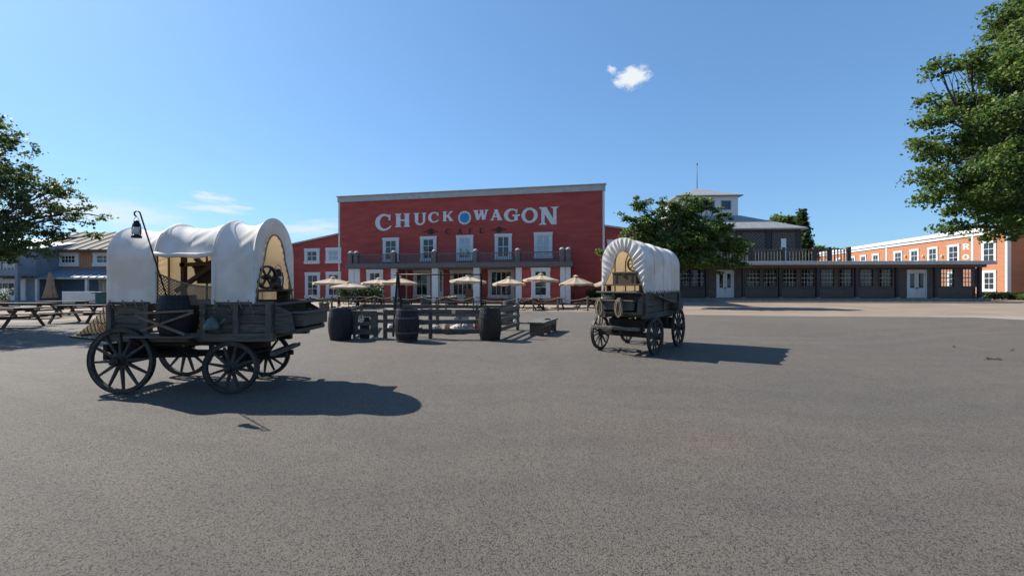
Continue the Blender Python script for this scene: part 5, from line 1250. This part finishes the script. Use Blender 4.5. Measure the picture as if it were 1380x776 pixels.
# ------------------------------------------------------------------ left side: picnic tables, closed parasol, board, bin
for px, py, rz, L, lab in [(-2,441,.05,2.6,'picnic table at the lower left edge, nearest of the left ones'),(30,428.5,.0,3.2,'long picnic table in front of the folded parasol'),(112,434,.12,2.0,'picnic table just behind the tail of the near wagon'),(88,424,.0,2.6,'picnic table before the white board'),(-30,425,.0,2.6,'picnic table at the left edge behind the nearest one')]:
    p = ground_pt(px, py); picnic(lab, p.x, p.y, rz, L, ('wood_dark','wood_brown'), 'picnic tables under the left tree')
p = ground_pt(68, 411); cp = thing('folded_parasol', 'folded tan parasol standing before the blue shop wall', 'parasol', (p.x, p.y, -.004))
MB().tube([(0,0,0),(0,0,2.75)], .03, 8).build('pole', 'wood_brown', cp)
MB().lathe([(.03,2.72),(.10,2.6),(.17,2.1),(.24,1.5),(.36,.85),(.46,.60),(.40,.58),(.05,1.0)], 48, mod=lambda j: 1 + .16*math.sin(j*math.pi/3)).build('folded_canopy', 'parasol_folded', cp)
MB().lathe([(0,0),(.3,0),(.3,.1),(0,.12)], 16).build('foot', 'iron', cp)
p = ground_pt(106, 412.5); wbd = thing('white_board', 'large blank white board standing before the blue shop', 'board', (p.x, p.y, -.004))
hb = 44/F*p.y/2; zt = at(106, 392.8, p.y).z
MB().box(-hb, hb, -.03, .03, .25, zt).build('panel', 'board_white', wbd, bevel=.01)
for x in (-hb + .1, hb - .1): MB().box(x - .05, x + .05, .032, .1, 0, zt - .1).build('leg', 'wood_grey', wbd)
p = ground_pt(136, 413); bg_ = thing('waste_bin', 'dark green wheeled bin beside the white board', 'bin', (p.x, p.y, -.004))
zt = at(136, 393, p.y).z; MB().lathe([(.0,.05),(.36,.05),(.46,zt - .12),(.0,zt - .12)], 4, smooth=False).build('body', 'bin_green', bg_, bevel=.02); MB().box(-.4,.4,-.38,.42,zt - .118,zt).build('lid', 'bin_green', bg_, bevel=.03)
for sx in (-1,1): MB().lathe([(0,-.04),(.12,-.04),(.12,.04),(0,.04)], 14, (sx*.25,.3,.12), 'y').build('wheel', 'iron', bg_)
p = ground_pt(4, 413); pot = thing('potted_flowers', 'white flowering pot before the house window at the left edge', 'potted plant', (p.x, p.y, -.004))
MB().lathe([(0,0),(.25,0),(.35,.5),(.38,.55),(.32,.55),(.3,.5),(0,.5)], 18).build('pot', 'terracotta', pot)
leaf_mesh('leaves', [(Vector((random.gauss(0,.22), random.gauss(0,.22), .55 + .6*random.random())), Vector((0,0,1))) for _ in range(180)], 'leaf_mid', .12, pot)
leaf_mesh('flowers', [(Vector((random.gauss(0,.25), random.gauss(0,.25), .7 + .7*random.random())), Vector((0,0,1))) for _ in range(160)], 'flower', .12, pot, .5, 'stuff')

# fallen leaf sprigs on the asphalt
for px, py, lab in ((1285,468,'small pale green sprig on the asphalt, upper of two at the right'),(1337,484.5,'larger green leaf sprig on the asphalt at the right'),(1364,473,'tiny pale leaf scrap on the asphalt by the right edge')):
    p = ground_pt(px, py); s_ = .035 if px != 1337 else .055
    if px == 1364: s_ = .022
    tg_ = thing('fallen_sprig', lab, 'leaf', (p.x, p.y, 0), 0, 'fallen sprigs on the asphalt')
    leaf_mesh('leaves', [(Vector((random.gauss(0,s_), random.gauss(0,s_*.6), .012 + abs(random.gauss(0,.02)))), Vector((0,0,1))) for _ in range(9)], 'leaf_right', s_*1.6, tg_, 1.0)
    MB().tube([(-s_*1.4,0,.006),(s_*1.2,.01,.01)], .004, 5).build('twig', 'bark', tg_)

# wood on the far side of the plaza, behind the viewpoint: it shows as dark reflections in the window panes
bt = MB(); pts = []
for i in range(26):
    x = -75 + i*6 + random.uniform(-2,2); y = -34 + random.uniform(-6,6); h = random.uniform(8, 13)
    bt.tube([(x,y,0),(x,y,h*.6)], [.3,.15], 6)
    for k in range(260):
        d = Vector((random.gauss(0,1), random.gauss(0,1), random.gauss(0,1))).normalized() * random.random() ** .4
        pts.append((Vector((x + d.x*3.6, y + d.y*3.2, h*.58 + d.z*h*.42)), d))
wd = leaf_mesh('distant_wood', pts, 'leaf_mid', 1.0, None, kind='stuff'); bt.build('trunks', 'bark', wd, 'stuff')
